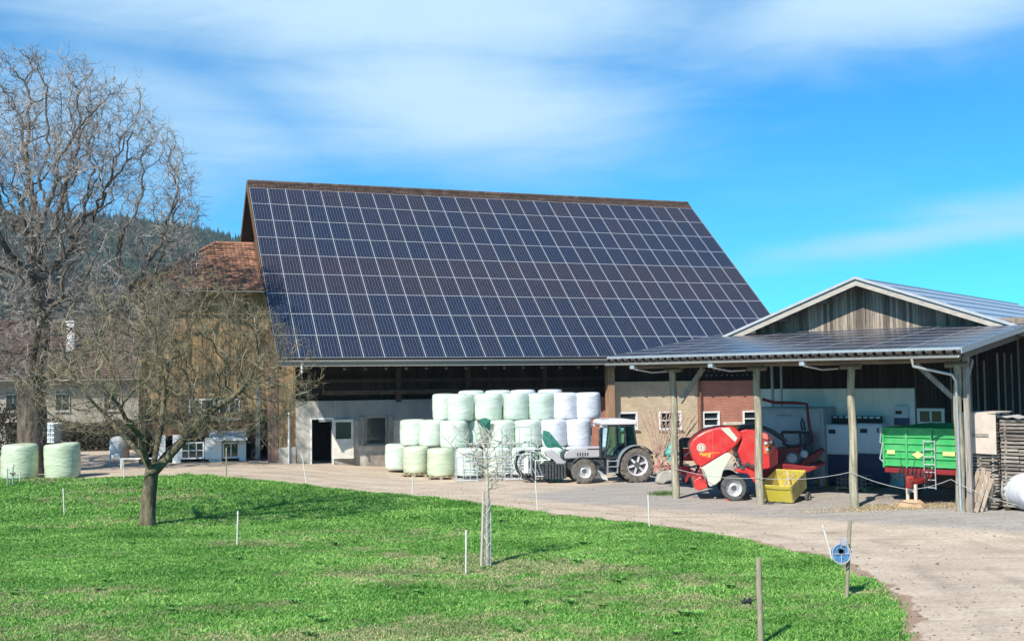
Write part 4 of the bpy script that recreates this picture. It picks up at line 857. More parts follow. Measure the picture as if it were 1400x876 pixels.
lumber_stack('tall stack of brown sawn boards behind the white bale at the right edge', xm_+.1, 1.1, 3.2, 1.6, ztp-.25, .115, .0)
t = thing('cover_sheet', 'stiff beige cover sheet folded over the left lumber stack', 'cover', sloc(xa, .9), S.a); m_ = MB(); w_ = xm_-xa; zz = ztp-.02; m_.prism([(-.05,zt_),(w_+.05,zt_-.03),(w_+.06,zz-.02),(w_*.55,zz+.05),(.03,zz+.02),(-.08,zz-.06)], -.09, -.05); m_.box(-.05, w_+.05, -.05, 1.7, zz+.02, zz+.05); m_.build('sheet', M('beige_sheet', (.50,.43,.36), var=.15, scale=3, bump=.1), t); MB().box(.1, w_*.85, -.12, -.091, (zt_+zz)/2-.1, (zt_+zz)/2+.0).build('batten', m_grey, t)
t = thing('roof_sheet', 'pale corrugated sheet lying on top of the rear lumber stack', 'sheet', sloc(xm_+.1, 1.1), S.a); m_ = MB(); n = 40
vs = [(i*.085, y_, ztp-.1+.02*math.sin(i*1.6)+.0*y_-.006*i) for y_ in (-.15, 1.75) for i in range(n)]; m_.add(vs, [(i, i+1, n+i+1, n+i) for i in range(n-1)]); m_.add([(v[0], v[1], v[2]-.012) for v in vs], [(n+i, n+i+1, i+1, i) for i in range(n-1)]); m_.build('sheet', M('dusty_sheet', (.45,.42,.39), var=.2), t, smooth=60); MB().box(.9, 2.6, .2, .4, ztp-.06, ztp+.02).build('weight_board', m_pale, t)
m_plank = M('raw_plank', (.36,.27,.19), var=.35, scale=3, stretch=(5,5,.5), island=.3, col2=(.42,.34,.26))
PL_ = [(1308,699,1330,652,.15),(1318,700,1338,645,.14),(1326,700,1345,650,.16),(1334,701,1352,647,.13),(1341,700,1356,655,.12),(1347,699,1344,640,.12),(1321,694,1326,636,.12),(1314,698,1318,640,.1),(1352,697,1357,660,.09)]
names = ['longest plank of the leaning bundle, at its left end','grey plank second from the left in the leaning bundle','broad grey-brown plank in the middle of the leaning bundle','tan plank right of the middle in the leaning bundle','narrow plank right of the tan plank in the leaning bundle','upright short plank at the right of the leaning bundle','upright pale plank standing behind the leaning bundle','steep thin plank against the downpipe','thin grey lath at the far right of the leaning bundle']
for (a, b_, c_, d_, wd_), nm_ in zip(PL_, names):
    p = G(a, b_); yl = .66; q = S.pt(c_, d_, yl); q = S.w(q.x, yl, q.z); m_ = MB(); m_.beam((0,0,0), q-p, wd_, .04, up=(.2,-1,0)); o = m_.build('leaning_plank', m_plank); o.location = (p.x, p.y, p.z+.03); tag(o, nm_, 'plank', 'planks leaning against the lumber')
q = G(1403, 696)
# ------------------------------------------------------------------ silage bales
def wrap_mat(name, col, dk):
    m = M(name, col, rough=.3, var=.13, scale=1.6, bump=.8, bscale=4.5, spec=.5, detail=8, stretch=(.8,.8,3.2), col2=dk); return m
m_gw = wrap_mat('pale_green_wrap', (.50,.60,.49), (.60,.68,.59)); m_gy = wrap_mat('yellowish_green_wrap', (.46,.53,.35), (.54,.61,.44)); m_ww = wrap_mat('white_wrap', (.56,.58,.63), (.63,.65,.69)); m_gg = wrap_mat('grey_green_wrap', (.42,.52,.44), (.52,.61,.53))
def bale(name, label, cat, loc, r, h, mat, group, lying=False, rz=0, sag=0):
    ph0 = random.uniform(0,6); n = 40; m_ = MB(); ch = .14
    hs = [(0.0, 0), (r*.55, .0), (r-.09, .008), (r-.03, .04), (r-.004, .11)] + [(r+.008*math.sin(PI*k/8)+.006*math.sin(k*2.1+ph0), .11+(h-.22)*k/8) for k in range(1, 8)] + [(r-.004, h-.11), (r-.03, h-.04), (r-.09, h-.008), (r*.55, h+.012), (0.0, h+.016)]
    ph = random.uniform(0, 6); vs = []
    for rr, z in hs:
        for k in range(n):
            a = 2*PI*k/n; d = 1 + .022*math.sin(2*a+ph+z)+.014*math.sin(5*a+ph*2+z*3)+.010*math.sin(9*a+z*7+ph)*max(0,math.sin(a*2+ph))
            vs.append((rr*d*math.cos(a), rr*d*math.sin(a), z*(1+sag*math.cos(a))))
    fs = [(i*n+k, i*n+(k+1) % n, (i+1)*n+(k+1) % n, (i+1)*n+k) for i in range(len(hs)-1) for k in range(n)]
    m_.add(vs, fs); o = m_.build(name, mat, smooth=180); o.location = loc; o.rotation_euler = (0, 0, rz)
    if not lying: o.rotation_euler = (R(random.uniform(-1.4,1.4)), R(random.uniform(-1.4,1.4)), rz)
    if lying: o.rotation_euler = (R(90), 0, rz)
    return tag(o, label, cat, group)
Bd = [ # px, depth, tier, mat, label
 (544,53.9,0,m_gw,'pale green bale at the far left end of the lowest row'),(570,51.9,0,m_gy,'yellowish bale second from the left in the lowest row'),(602.5,50.3,0,m_gy,'yellowish bale just left of the metal gates in the lowest row'),
 (641,50.2,0,m_gw,'lowest-row bale right behind the left end of the metal gates'),(679,50.3,0,m_gw,'lowest-row bale behind the young tree'),(717,50.4,0,m_gw,'lowest-row bale behind the black ring implement'),(755,50.5,0,m_gw,'lowest-row bale behind the front of the tractor'),(792,50.6,0,m_ww,'white lowest-row bale behind the tractor bonnet'),
 (565,53.0,1,m_gw,'leftmost bale of the middle row'),(591,52.2,1,m_gw,'middle-row bale second from the left, partly hidden'),(621,50.9,1,m_gw,'middle-row bale third from the left, above the metal gates'),(652,51.7,1,m_gg,'set-back middle-row bale beside the left dark green cloth'),(686,50.8,1,m_gw,'middle-row bale right of the left dark green cloth'),(722,50.9,1,m_gw,'middle-row bale above the black ring implement'),(757,51.0,1,m_ww,'white middle-row bale behind the slanting green cloth'),(791,51.1,1,m_ww,'white middle-row bale beside the tractor cab'),
 (609,52.6,2,m_gw,'leftmost bale of the top row, set back'),(630,51.2,2,m_gw,'top-row bale at the left end of the front line'),(668,51.2,2,m_gw,'second bale of the front line in the top row'),(706,51.3,2,m_gg,'third bale of the front line in the top row'),(741,51.4,2,m_gg,'last green bale of the top row, next to the white ones'),(773,51.5,2,m_ww,'left white bale in the top row'),(804,51.6,2,m_ww,'right white bale at the end of the top row'),
 (645,52.7,3,m_gw,'bale peeking over the front line at the left of the top row'),(682,52.8,3,m_gw,'bale peeking over the front line left of the middle of the top row'),(716,52.9,3,m_ww,'pale bale peeking over the front line in the middle of the top row'),(753,53.0,3,m_ww,'white bale peeking over the front line behind the white pair'),
 (621,52.2,4,m_gw,'lowest bale hidden behind the front row at the left')]
for px, Y, ti, mt, lb in Bd:
    if ti == 4: continue
    g = .12; z = {0:0,1:1.24,2:2.46,3:2.54}[ti]; p = at(px, Y, 0); zb = gz(p.x, Y)*0 + g + z + .02
    dz = {0: gz(p.x,Y), 1: gz(p.x,Y), 2: gz(p.x,Y)*.6, 3: 0.1}[ti]
    bale('silage_bale', lb, 'bale', (p.x, Y, zb+dz*.6), random.uniform(.61,.63), 1.235 if ti else 1.25, mt, 'wrapped silage bales stacked in three rows in front of the barn', rz=random.uniform(0,6))
for k_, (px, Y) in enumerate([(566,51.2),(603,49.7),(680,49.9)]):
    p = at(px, Y); pallet('pallet', ['wooden pallet under the second bale of the lowest row','wooden pallet under the yellowish bale left of the gates','wooden pallet under the lowest-row bale behind the young tree'][k_], (p.x-.6, Y, p.z+.012), 0)
p = at(603, 50.2); 
q = G(26, 660); bale('silage_bale', 'green wrapped bale at the far left edge of the lawn behind the water valve', 'bale', (at(27, 46.6).x, 46.6, at(27,46.6).z), .73, 1.46, m_gy, 'wrapped bales on the grass at the left', rz=1, sag=.02)
bale('silage_bale', 'green wrapped bale right of the big tree trunk on the lawn edge', 'bale', (at(86, 46.8).x, 46.8, at(86,46.8).z), .73, 1.46, m_gy, 'wrapped bales on the grass at the left', rz=3, sag=-.02)
q = G(1401, 700); bale('silage_bale', 'white wrapped bale lying on its side at the right edge', 'bale', (q.x+.15, q.y+.9, q.z+.63), .62, 1.2, m_ww, None, lying=True, rz=S.a+.9)
# dark green cloths between the bales
m_cl = M('teal_netting', (.03,.16,.12), var=.5, scale=10, bump=.4)
def cloth(label, pts, Y, dy):
    m_ = MB(); P_ = [W(a, b_, Y) for a, b_ in pts]; c = sum(P_, Vector())/len(P_); n = len(P_); vs = []
    o = Vector((0, 1, 0))
    for k in range(n): a = P_[k]; b2 = P_[(k+1) % n]; 
    F_ = [p + o*random.uniform(-dy, dy) for p in P_]; vs = [c - o*.08] + F_ + [p+o*.12 for p in F_] + [c+o*.12]
    m_.add(vs, [(0, 1+k, 1+(k+1) % n) for k in range(n)] + [(2*n+1, n+1+(k+1) % n, n+1+k) for k in range(n)] + [(1+k, n+1+k, n+1+(k+1) % n, 1+(k+1) % n) for k in range(n)])
    return tag(m_.build('green_cloth', m_cl), label, 'cloth', 'dark green cloths between the bales')
cloth('slanting dark green cloth hanging in front of the white bale left of the tractor', [(743,588),(751,590),(769,612),(767,619),(755,617),(745,608),(741,598)], 50.0, .12)
cloth('small dark green cloth wedged between top and middle bale rows', [(656,573),(663,571),(671,574),(670,585),(667,592),(661,585)], 50.1, .1)

# ------------------------------------------------------------------ wheels
m_tyre = M('muddy_tyre', (.13,.115,.10), rough=.95, var=.5, scale=7, bump=.4, bscale=20); m_tyre_d = M('grey_tyre', (.085,.082,.078), rough=.9, var=.35, scale=6)
def wheel(parent, cx, cy, cz, Ro, wd, Rr, rimmat, lugs=0, spokes=0, tyre=m_tyre):
    """axis along y; the seen side is -y"""
    h = wd/2; m_ = MB(); m_.lathe([(.0,-h*.55),(Rr*.28,-h*.55),(Rr*.30,-h*.35),(Rr*.3,h*.2),(0,h*.2)], 20, 'y', (cx,cy,cz)); wh = m_.build('wheel', m_hub, parent, smooth=40)
    m_ = MB(); m_.lathe([(Rr,-h*.75),(Rr*1.02,-h*.85),(Ro*.80,-h),(Ro*.93,-h*.92),(Ro*.985,-h*.7),(Ro*.99,h*.7),(Ro*.93,h*.92),(Ro*.80,h),(Rr,h*.75),(Rr*.97,0)], 44, 'y', (cx,cy,cz))
    for k in range(lugs):
        for s_ in (-1, 1):
            a0 = 2*PI*(k+(.5 if s_ > 0 else 0))/lugs; pts = []
            for t, rr in ((0,1.0),(.35,1.0),(.75,1.0),(1.0,.93)):
                a = a0 + .26*t; y = s_*h*(0.02+.96*t); pts.append((a, y, rr))
            vs = []
            for a, y, rr in pts:
                for da, ro in ((-.045,.975),( -.032,1.035),(.032,1.035),(.045,.975)): q_ = Ro*rr*ro; vs.append((cx+q_*math.cos(a+da), cy+y, cz+q_*math.sin(a+da)))
            fs = [(i*4+j, i*4+j+1, i*4+j+5, i*4+j+4) for i in range(3) for j in range(3)] + [(0,1,2,3),(15,14,13,12)]; m_.add(vs, fs)
    m_.build('tyre', tyre, wh, smooth=35)
    m_ = MB(); m_.lathe([(Rr*1.03,-h*.82),(Rr*1.03,-h*.74),(Rr*.9,-h*.62),(Rr*.86,-h*.1),(Rr*.84,h*.02)], 36, 'y', (cx,cy,cz))
    if not spokes:
        m_.lathe([(Rr*.86,-h*.1),(Rr*.72,-h*.0),(Rr*.5,-h*.30),(Rr*.34,-h*.42),(Rr*.3,-h*.2)], 30, 'y', (cx,cy,cz))
        for k in range(10): a = 2*PI*k/10; m_.lathe([(0,-h*.5),(.022,-h*.5),(.022,-h*.3)], 6, 'y', (cx+Rr*.42*math.cos(a), cy, cz+Rr*.42*math.sin(a)))
    else:
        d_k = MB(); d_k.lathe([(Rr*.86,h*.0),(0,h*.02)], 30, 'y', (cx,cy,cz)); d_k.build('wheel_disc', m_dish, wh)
    for k in range(spokes):
        a = 2*PI*(k+.25)/spokes; c_, s_ = math.cos(a), math.sin(a)
        m_.beam((cx+Rr*.2*c_, cy-h*.45, cz+Rr*.2*s_), (cx+Rr*.95*c_, cy-h*.25, cz+Rr*.95*s_), Rr*.2, .03, up=(0,1,0))
    for k in range(8): a = 2*PI*k/8; m_.lathe([(.018,-h*.6),(.018,-h*.5)], 6, 'y', (cx+Rr*.2*math.cos(a), cy, cz+Rr*.2*math.sin(a)))
    m_.build('rim', rimmat, wh, smooth=35)
    return wh
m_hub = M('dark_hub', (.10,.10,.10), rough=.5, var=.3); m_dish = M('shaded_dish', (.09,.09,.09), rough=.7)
m_rim = M('silver_rim', (.58,.58,.58), rough=.4, metal=.4, var=.12, scale=5); m_rimd = M('dull_rim', (.42,.42,.41), rough=.5, metal=.3, var=.2)

# ------------------------------------------------------------------ tractor (front towards the left)
p = at(865.5, 48.0); p.y = 48.0
m_hood = M('silver_grey_paint', (.42,.42,.47), rough=.32, var=.1, coat=.4, col2=(.40,.37,.35), scale=4); m_cabw = M('white_cab_paint', (.66,.64,.64), rough=.35, var=.05, coat=.4); m_frame = M('black_cab_frame', (.03,.035,.04), rough=.4, var=.2); m_eng = M('greasy_engine', (.05,.055,.06), rough=.6, var=.5, scale=9); m_fend = M('grey_fender', (.22,.25,.28), rough=.4, var=.1)
TR = thing('tractor', 'silver-grey farm tractor with a white cab roof parked beside the bales', 'tractor', (p.x, p.y, p.z+.012), R(7))
wheel(TR, 0, -.55, .75, .75, .46, .46, M('pale_spoke_rim', (.62,.60,.64), rough=.4, metal=.2, var=.1), lugs=20, spokes=6)
wheel(TR, 0, 1.05, .75, .75, .46, .46, m_rim, lugs=20, spokes=6); wheel(TR, -2.3, -.55, .53, .53, .38, .29, m_rim, lugs=16); wheel(TR, -2.3, 1.0, .53, .53, .38, .29, m_rim, lugs=16)
def P_(pts, y0, y1, name, mat, par, bev=.02): return MB().prism(pts, y0, y1).build(name, mat, par, bevel=bev)
P_([(-3.05,1.02),(-1.38,1.06),(-1.34,1.53),(-1.9,1.52),(-2.6,1.45),(-2.98,1.34),(-3.08,1.2)], -.1, .62, 'bonnet', m_hood, TR, .05)
m_ = MB()
for k in range(5): m_.box(-2.5+k*.11, -2.45+k*.11, -.112, -.098, 1.14, 1.28)
m_.build('bonnet_vents', m_frame, TR); MB().box(-2.05, -1.5, -.108, -.1, 1.40, 1.45).build('side_stripe', m_frame, TR)
P_([(-3.13,.95),(-2.75,.98),(-2.75,1.3),(-2.9,1.42),(-3.13,1.25)], -.08, .6, 'grille', m_frame, TR)
m_ = MB(); m_.box(-2.9,-.2,.02,.5,.5,1.03); m_.box(-1.3,.25,-.1,.6,.55,1.1); m_.box(-2.5,-2.1,-.4,.9,.42,.6); m_.tube([(-2.3,-.4,.53),(-2.3,.9,.53)],.07,8); m_.tube([(0,-.4,.75),(0,.9,.75)],.12,10)
for k in range(9): x = random.uniform(-2.6,-.6); z = random.uniform(.6,1.0); m_.tube([(x,-.05,z),(x+.12,-.12,z+.05),(x+.3,-.08,z-.1)], .03, 6)
m_.build('engine_and_chassis', m_eng, TR, bevel=.02)
# cab
m_ = MB(); yl, yr = -.52, 1.02
for y in (yl, yr):
    m_.beam((-1.36,y,1.05),(-1.18,y,2.44),.07,.07); m_.beam((-.42,y,1.1),(-.50,y,2.44),.05,.07); m_.beam((.02,y,1.55),(-.10,y,2.44),.07,.07); m_.beam((-1.18,y,2.43),(-.1,y,2.43),.07,.06); m_.beam((-1.36,y,1.07),(-.45,y,1.07),.06,.08); m_.beam((-.42,y,1.5),(.02,y,1.58),.05,.06)
for x, z in ((-1.36,1.07),(-1.18,2.43),(-.1,2.43),(.02,1.57)): m_.beam((x,yl,z),(x,yr,z),.07,.07)
m_.build('cab_frame', m_frame, TR)
m_ = MB(); gl = cabglass()
for y in (yl+.01, yr-.01): m_.add([(-1.34,y,1.1),(-.43,y,1.1),(-.5,y,2.4),(-1.17,y,2.4)], [(0,1,2,3)]); m_.add([(-.42,y,1.52),(0,y,1.58),(-.11,y,2.4),(-.49,y,2.4)], [(0,1,2,3)])
m_.add([(-1.35,yl,1.1),(-1.35,yr,1.1),(-1.17,yr,2.4),(-1.17,yl,2.4)], [(0,1,2,3)]); m_.add([(.0,yl,1.6),(.0,yr,1.6),(-.1,yr,2.4),(-.1,yl,2.4)], [(0,1,2,3)]); m_.build('windows', gl, TR)
P_([(-1.52,2.47),(.02,2.47),(.06,2.56),(.0,2.66),(-.4,2.71),(-1.1,2.72),(-1.45,2.67),(-1.57,2.56)], yl-.1, yr+.1, 'cab_roof', m_cabw, TR, .04)
m_ = MB(); m_.box(-.62,-.2,.0,.5,1.15,1.35); m_.box(-.3,-.15,.02,.48,1.35,1.95); m_.build('seat', m_frame, TR, bevel=.04)
m_ = MB(); m_.tube([(-1.2,.25,1.1),(-.98,.25,1.6)],.03,8); q_ = [(-.98+.06*math.sin(a)*0+.0, .25+.19*math.cos(a), 1.6+.17*math.sin(a)) for a in np.linspace(0,2*PI,20)]; m_.tube(q_, .015, 6); m_.build('steering_wheel', m_frame, TR)
m_ = MB(); m_.tube([(-1.52,-.42,1.05),(-1.52,-.42,1.6),(-1.47,-.43,2.5),(-1.50,-.43,2.62)], [.075,.075,.06,.05], 12); m_.build('exhaust', m_frame, TR, smooth=50)
m_ = MB(); n = 22; Ra = .86                       # rear fenders
for y0, y1 in ((-.84,-.30),(.78,1.3)):
    vs = []; 
    for k in range(n+1): a = R(25)+R(150)*k/n; 
    for rr in (Ra, Ra-.035):
        for y in (y0, y1):
            for k in range(n+1): a = R(32)+R(150)*k/n; vs.append((rr*math.cos(a), y, .75+rr*math.sin(a)))
    q_ = n+1; fs = [(k, k+1, q_+k+1, q_+k) for k in range(n)] + [(3*q_+k, 3*q_+k+1, 2*q_+k+1, 2*q_+k) for k in range(n)] + [(2*q_+k, 2*q_+k+1, k+1, k) for k in range(n)] + [(q_+k, q_+k+1, 3*q_+k+1, 3*q_+k) for k in range(n)]
    m_.add(vs, fs)
m_.build('fender', m_fend, TR, smooth=50)
m_ = MB()
for y0 in (-.75, .82):
    vs = []
    for y in (y0, y0+.38):
        for k in range(13): a = R(20)+R(125)*k/12; vs.append((-2.3+.6*math.cos(a), y, .53+.6*math.sin(a)))
    m_.add(vs, [(k, k+1, 14+k, 13+k) for k in range(12)])
m_.build('front_fender', m_frame, TR, smooth=50)
m_ = MB()
for z in (.42,.68,.92): m_.box(-1.28,-.85,-.72,-.5,z,z+.03)
m_.box(-1.3,-1.27,-.72,-.5,.42,1.0); m_.box(-.87,-.84,-.72,-.5,.42,1.0); m_.build('steps', m_zinc, TR)
m_ = MB(); m_.cbox(-.8,-.45,-.5,-.15,.45,.85,.03); m_.build('fuel_tank', m_eng, TR)
for y, s_ in ((-.62,-1),(1.12,1)):
    m_ = MB(); m_.tube([(-1.2,y+.1*-s_,2.35),(-1.45,y+.2*s_,2.38),(-1.62,y+.28*s_,2.3)],.015,6); m_.build('mirror_arm', m_frame, TR); m_ = MB(); m_.cbox(-1.66,-1.58,y+.15*s_-.1,y+.15*s_+.12,1.95,2.3,.02); m_.build('mirror', m_frame, TR)
for x, y in ((-1.5,-.5),(-1.5,1.0),(.0,-.5),(.0,1.0)):
    m_ = MB(); m_.cbox(x-.06,x+.06,y-.09,y+.09,2.36,2.47,.02); m_.build('work_lamp', m_rim, TR)
m_ = MB(); m_.cbox(-3.12,-3.04,-.05,.1,1.08,1.2,.01); m_.cbox(-3.12,-3.04,.42,.57,1.08,1.2,.01); m_.build('headlight', M('lamp_glass', (.8,.82,.85), rough=.1), TR)
# front linkage with the pale housing
P_([(-3.9,1.34),(-3.55,1.42),(-3.3,1.15),(-3.05,.9),(-3.05,.7),(-3.35,.75),(-3.55,1.0),(-3.8,1.12)], -.2, .35, 'front_housing', m_hood, TR, .03)
m_ = MB(); m_.box(-3.9,-3.0,-.1,.6,.35,.8); m_.beam((-3.1,-.2,.5),(-4.0,-.2,.35),.08,.12); m_.beam((-3.1,.7,.5),(-4.0,.7,.35),.08,.12); m_.beam((-3.1,.25,.95),(-3.9,.25,.9),.06,.06)
for k in range(7): x = -3.9+.13*k; m_.cbox(x,x+.1,-.3,.8,.2+.02*(k%2),.85,.02)
m_.build('front_linkage', m_eng, TR)
m_ = MB(); m_.prism([(-1.95,.3),(-1.2,.08),(-1.25,.25),(-1.85,.75)], -.3,-.26); m_.build('mud_flap', M('mud_flap', (.5,.5,.48)), TR)

# ------------------------------------------------------------------ galvanised gates and the black ring implement left of the tractor
m_galv = M('galvanised_tube', (.50,.53,.54), rough=.45, metal=.45, var=.15, scale=8)
def gate(label, px0, px1, Y, pz, vert, depth=0, r=.025):
    a = at(px0, Y); b_ = at(px1, Y); t = thing('metal_gate', label, 'gate', (a.x, Y, a.z), 0, 'galvanised tube gates leaning before the bales'); Lw = b_.x-a.x
    f_ = MB(); zt = pz[-1]; tl = .12
    sh = lambda x, z: (x, tl*z, z)
    f_.tube([sh(0,.02), sh(0,zt)], r, 8); f_.tube([sh(Lw,.02), sh(Lw,zt)], r, 8); f_.tube([sh(0,zt), sh(Lw,zt)], r, 8); f_.tube([sh(0,pz[0]), sh(Lw,pz[0])], r, 8); f_.build('frame', m_galv, t, smooth=50)
    f_ = MB()
    for z in pz[1:-1]: f_.tube([sh(0,z), sh(Lw,z)], r*.8, 6)
    f_.build('rails', m_galv, t, smooth=50); f_ = MB()
    for v in vert: f_.tube([sh(v*Lw,pz[0]), sh(v*Lw,zt)], r*.75, 6)
    f_.build('uprights', m_galv, t, smooth=50); return t
gate('long low galvanised gate standing left of the young tree trunk', 622, 712, 48.9, [.12,.42,.72,1.05,1.35,1.65], [.16,.33,.5,.67,.84])
gate('short galvanised gate with close bars in front of the lowest left bales', 624, 652, 48.4, [.08,.33,.58,.85,1.1], [.33,.66])
gate('tall narrow galvanised gate frame rising behind the long gate', 686, 726, 49.3, [.3,1.0,1.6,2.35], [.3,.6])
gate('galvanised gate section right of the young tree', 690, 728, 48.5, [.1,.35,.62,.9], [.25,.5,.75])
g0 = at(733, 47.9); RK = thing('ring_implement', 'black hay implement with a big ring and tube frame in front of the tractor', 'implement', (g0.x, 47.9, g0.z), 0)
m_ring = M('black_steel', (.035,.033,.035), rough=.5, var=.4)
m_ = MB(); c0 = Vector((-.35, 0, .85)); ring = [c0 + Vector((.56*math.cos(a), .08*math.cos(a), .56*math.sin(a))) for a in np.linspace(.45*PI, 1.55*PI, 22)]; m_.tube(ring, .065, 10); m_.tube([ring[-1], (.0,0,.1), (.55,0,.12)], .05, 8); m_.tube([ring[0], (-.1,0,1.42), (.2,0,1.4)], .05, 8); m_.tube([(-.88,0,.75),(-.6,-.1,.3),(-.1,-.1,.02)], .06, 8); m_.build('ring', m_ring, RK, smooth=50)
m_ = MB()
for k in range(16): a = PI*2*k/16; m_.tube([c0, c0+Vector((.5*math.cos(a), -.05, .5*math.sin(a)))], .012, 4)
for rr in (.2,.35,.5): m_.tube([c0+Vector((rr*math.cos(a), -.05, rr*math.sin(a))) for a in np.linspace(0,2*PI,26)], .014, 5)
m_.build('tine_wheel', m_ring, RK)
m_ = MB(); m_.tube([(-.25,-.3,1.35),(-.25,-.3,.45)], .03, 8); m_.tube([(-.05,-.3,.15),(-.05,-.3,.98),(.55,-.3,.98)],.028,8); m_.tube([(-.05,-.3,.3),(.5,-.3,.3)],.028,8); m_.tube([(-.4,-.1,1.7),(-.25,-.1,1.92),(-.02,-.1,1.95),(.05,-.1,1.7),(.12,-.1,1.2)],.028,8); m_.tube([(-1.0,-.2,1.42),(.2,-.2,1.46)],.028,8); m_.tube([(-.9,-.2,1.22),(-.1,-.2,1.25)],.02,8); m_.build('tube_frame', m_galv, RK, smooth=50)
m_ = MB(); m_.cbox(-.5,-.05,-.2,.15,1.38,1.52,.03); m_.cbox(-.55,-.35,-.34,-.28,.45,1.1,.02); m_.build('cover', M('white_plastic', (.7,.7,.68), rough=.4), RK)
m_ = MB()
for k in range(26):
    x, z = random.uniform(-.3,1.0), random.uniform(.15,1.15); m_.tube([(x,random.uniform(-.2,.3),z),(x+random.uniform(-.2,.2),random.uniform(-.2,.3),z+random.uniform(-.25,.25))], random.uniform(.015,.04), 6)
m_.cbox(-.2,.5,-.1,.3,.2,.8,.04); m_.build('gearbox_and_hoses', m_eng, RK)
m_ = MB()
for k in range(10):
    a = -.9 + .12*k; m_.tube([(-1.2+.15*k,-.1,1.15+.03*math.sin(k*2)),(-1.25+.15*k,-.25,.7),(-1.1+.15*k,-.3,.35)], .013, 5)
m_.build('tines', m_galv, RK)
q = at(742, 47.5); m_ = MB(); m_.prism([(0,0),(.95,0),(.72,.3),(.5,.9),(.3,.95),(.1,.6)], 0, .5); o = m_.build('plastic_sack', m_gw, bevel=.06); o.location = (q.x-.0, 48.6, q.z+.0); tag(o, 'pale green plastic heap on the ground just left of the tractor front', 'plastic')

# ------------------------------------------------------------------ red round baler
s_px = 241.0; q = G(1000, 680.5)
BL = thing('round_baler', 'red round baler with white band parked under the shelter', 'baler', (q.x, q.y, q.z+.012), R(-6))
bp = lambda cx, cy: ((cx-517)/s_px, (750-cy)/s_px)
m_red = M('red_paint', (.60,.024,.028), rough=.32, var=.08, coat=.35, col2=(.50,.085,.065), pos=.62, scale=3, detail=9); m_redd = M('dark_red_paint', (.22,.02,.022), rough=.4, var=.2); m_wp = M('ivory_panel', (.60,.62,.50), rough=.4, var=.12, col2=(.52,.50,.40), pos=.6, scale=4, detail=9)
m_salm = M('faded_red_lid', (.70,.16,.13), rough=.4, var=.1)
W2 = .62
cov = [bp(*c) for c in [(145,290),(150,262),(175,220),(215,185),(275,150),(340,128),(410,112),(500,108),(545,120),(595,175),(598,205),(570,250),(520,300),(470,335),(350,400),(245,462),(190,430),(160,360)]]
body = P_(cov, -.95, -.72, 'side_cover', m_red, BL, .06)
inner = [((x)*.96-.02, z*.985) for x, z in cov]; P_(inner, -.7, 1.3, 'tailgate', m_redd, BL, .03)
m_ = MB(); m_.prism([bp(*c) for c in [(415,122),(488,118),(560,210),(538,243)]], -.965, -.952); m_.build('white_band', m_wp, body)
m_ = MB(); ex, ez = bp(246, 291); m_.lathe([(0,-.012),(.155,-.012),(.16,0)], 28, 'y', (ex,-.955,ez)); m_.build('emblem', m_wp, body)
m_ = MB(); m_.tube([(ex+.115*math.cos(a),-.969,ez+.115*math.sin(a)) for a in np.linspace(0,2*PI,28)], .014, 4); m_.box(ex-.05,ex+.05,-.974,-.969,ez-.014,ez+.014); m_.box(ex-.014,ex+.014,-.975,-.970,ez-.05,ez+.05); m_.build('emblem_mark', M('emblem_red', (.5,.2,.16)), body)
m_yel = M('yellow_decal', (.85,.38,.05), rough=.4, var=.1); m_ = MB()
for a_, b2, c_, d_ in ((228,338,262,352),(266,338,292,350),(250,354,290,364),(296,338,326,356),(300,358,320,374)): x0, z1 = bp(a_, b2); x1, z0 = bp(c_, d_); m_.prism([(x0,z0),(x1,z0),(x1+.02,z1),(x0+.02,z1)], -.957, -.951)
x0, z1 = bp(328, 333); x1, z0 = bp(400, 338); m_.box(x0,x1,-.957,-.951,z0,z1); m_.build('decal', m_yel, body)
x0, z0 = bp(345, 398); m_ = MB(); m_.box(x0-.005,x0+.005,-.955,-.949,z0+.05,bp(345,150)[1]); m_.build('panel_seam', m_salm, body)
m_ = MB(); m_.prism([bp(*c) for c in [(245,468),(350,402),(455,338),(485,336),(512,362),(480,420),(430,500),(410,575),(370,610),(318,632),(300,610),(292,560),(270,500)]], -.93, -.8); m_.build('lower_cover', m_wp, BL, bevel=.03)
fr = [bp(*c) for c in [(585,150),(640,136),(760,150),(850,190),(868,215),(905,330),(905,440),(860,470),(700,500),(600,440),(560,330),(600,230)]]
P_(fr, -.86, -.62, 'front_side', m_red, BL, .04); P_([(x*.98,z*.98) for x, z in fr], -.6, 1.25, 'bale_chamber', m_redd, BL, .02)
m_ = MB(); m_.prism([bp(*c) for c in [(755,158),(850,190),(868,215),(850,232),(760,215)]], -.9, -.3); m_.build('top_lid', m_salm, BL, bevel=.02)
m_ = MB(); m_.prism([bp(*c) for c in [(600,118),(760,90),(900,150),(1010,235),(1000,260),(880,180),(760,130),(610,150)]], -.3, 1.0); m_.build('net_box', m_frame, BL, bevel=.03)
m_ = MB(); x, z = bp(640, 440)
for cx_, cy_ in ((540,350),(560,400),(640,440),(680,455),(720,470),(800,250),(830,300),(860,260),(600,470)): x, z = bp(cx_, cy_); r_m = MB(); r_m.lathe([(0,-.06),(.07,-.06),(.08,.0)], 12, 'y', (x,-.87,z)); r_m.build('roller_cap', m_eng, BL)
for k in range(16): a_ = bp(random.uniform(520,600), random.uniform(330,520)); b2 = bp(random.uniform(520,700), random.uniform(380,520)); m_.tube([(a_[0],-.75,a_[1]),(b2[0],-.85,b2[1])], .02, 6)
m_.build('hose_bundle', m_eng, BL)
m_ = MB(); x, z = bp(800, 300); m_.cbox(x-.05,x+.22,-.9,-.86,z-.2,z+.22,.02); m_.build('control_panel', M('orange_panel', (.6,.15,.05)), BL); m_ = MB()
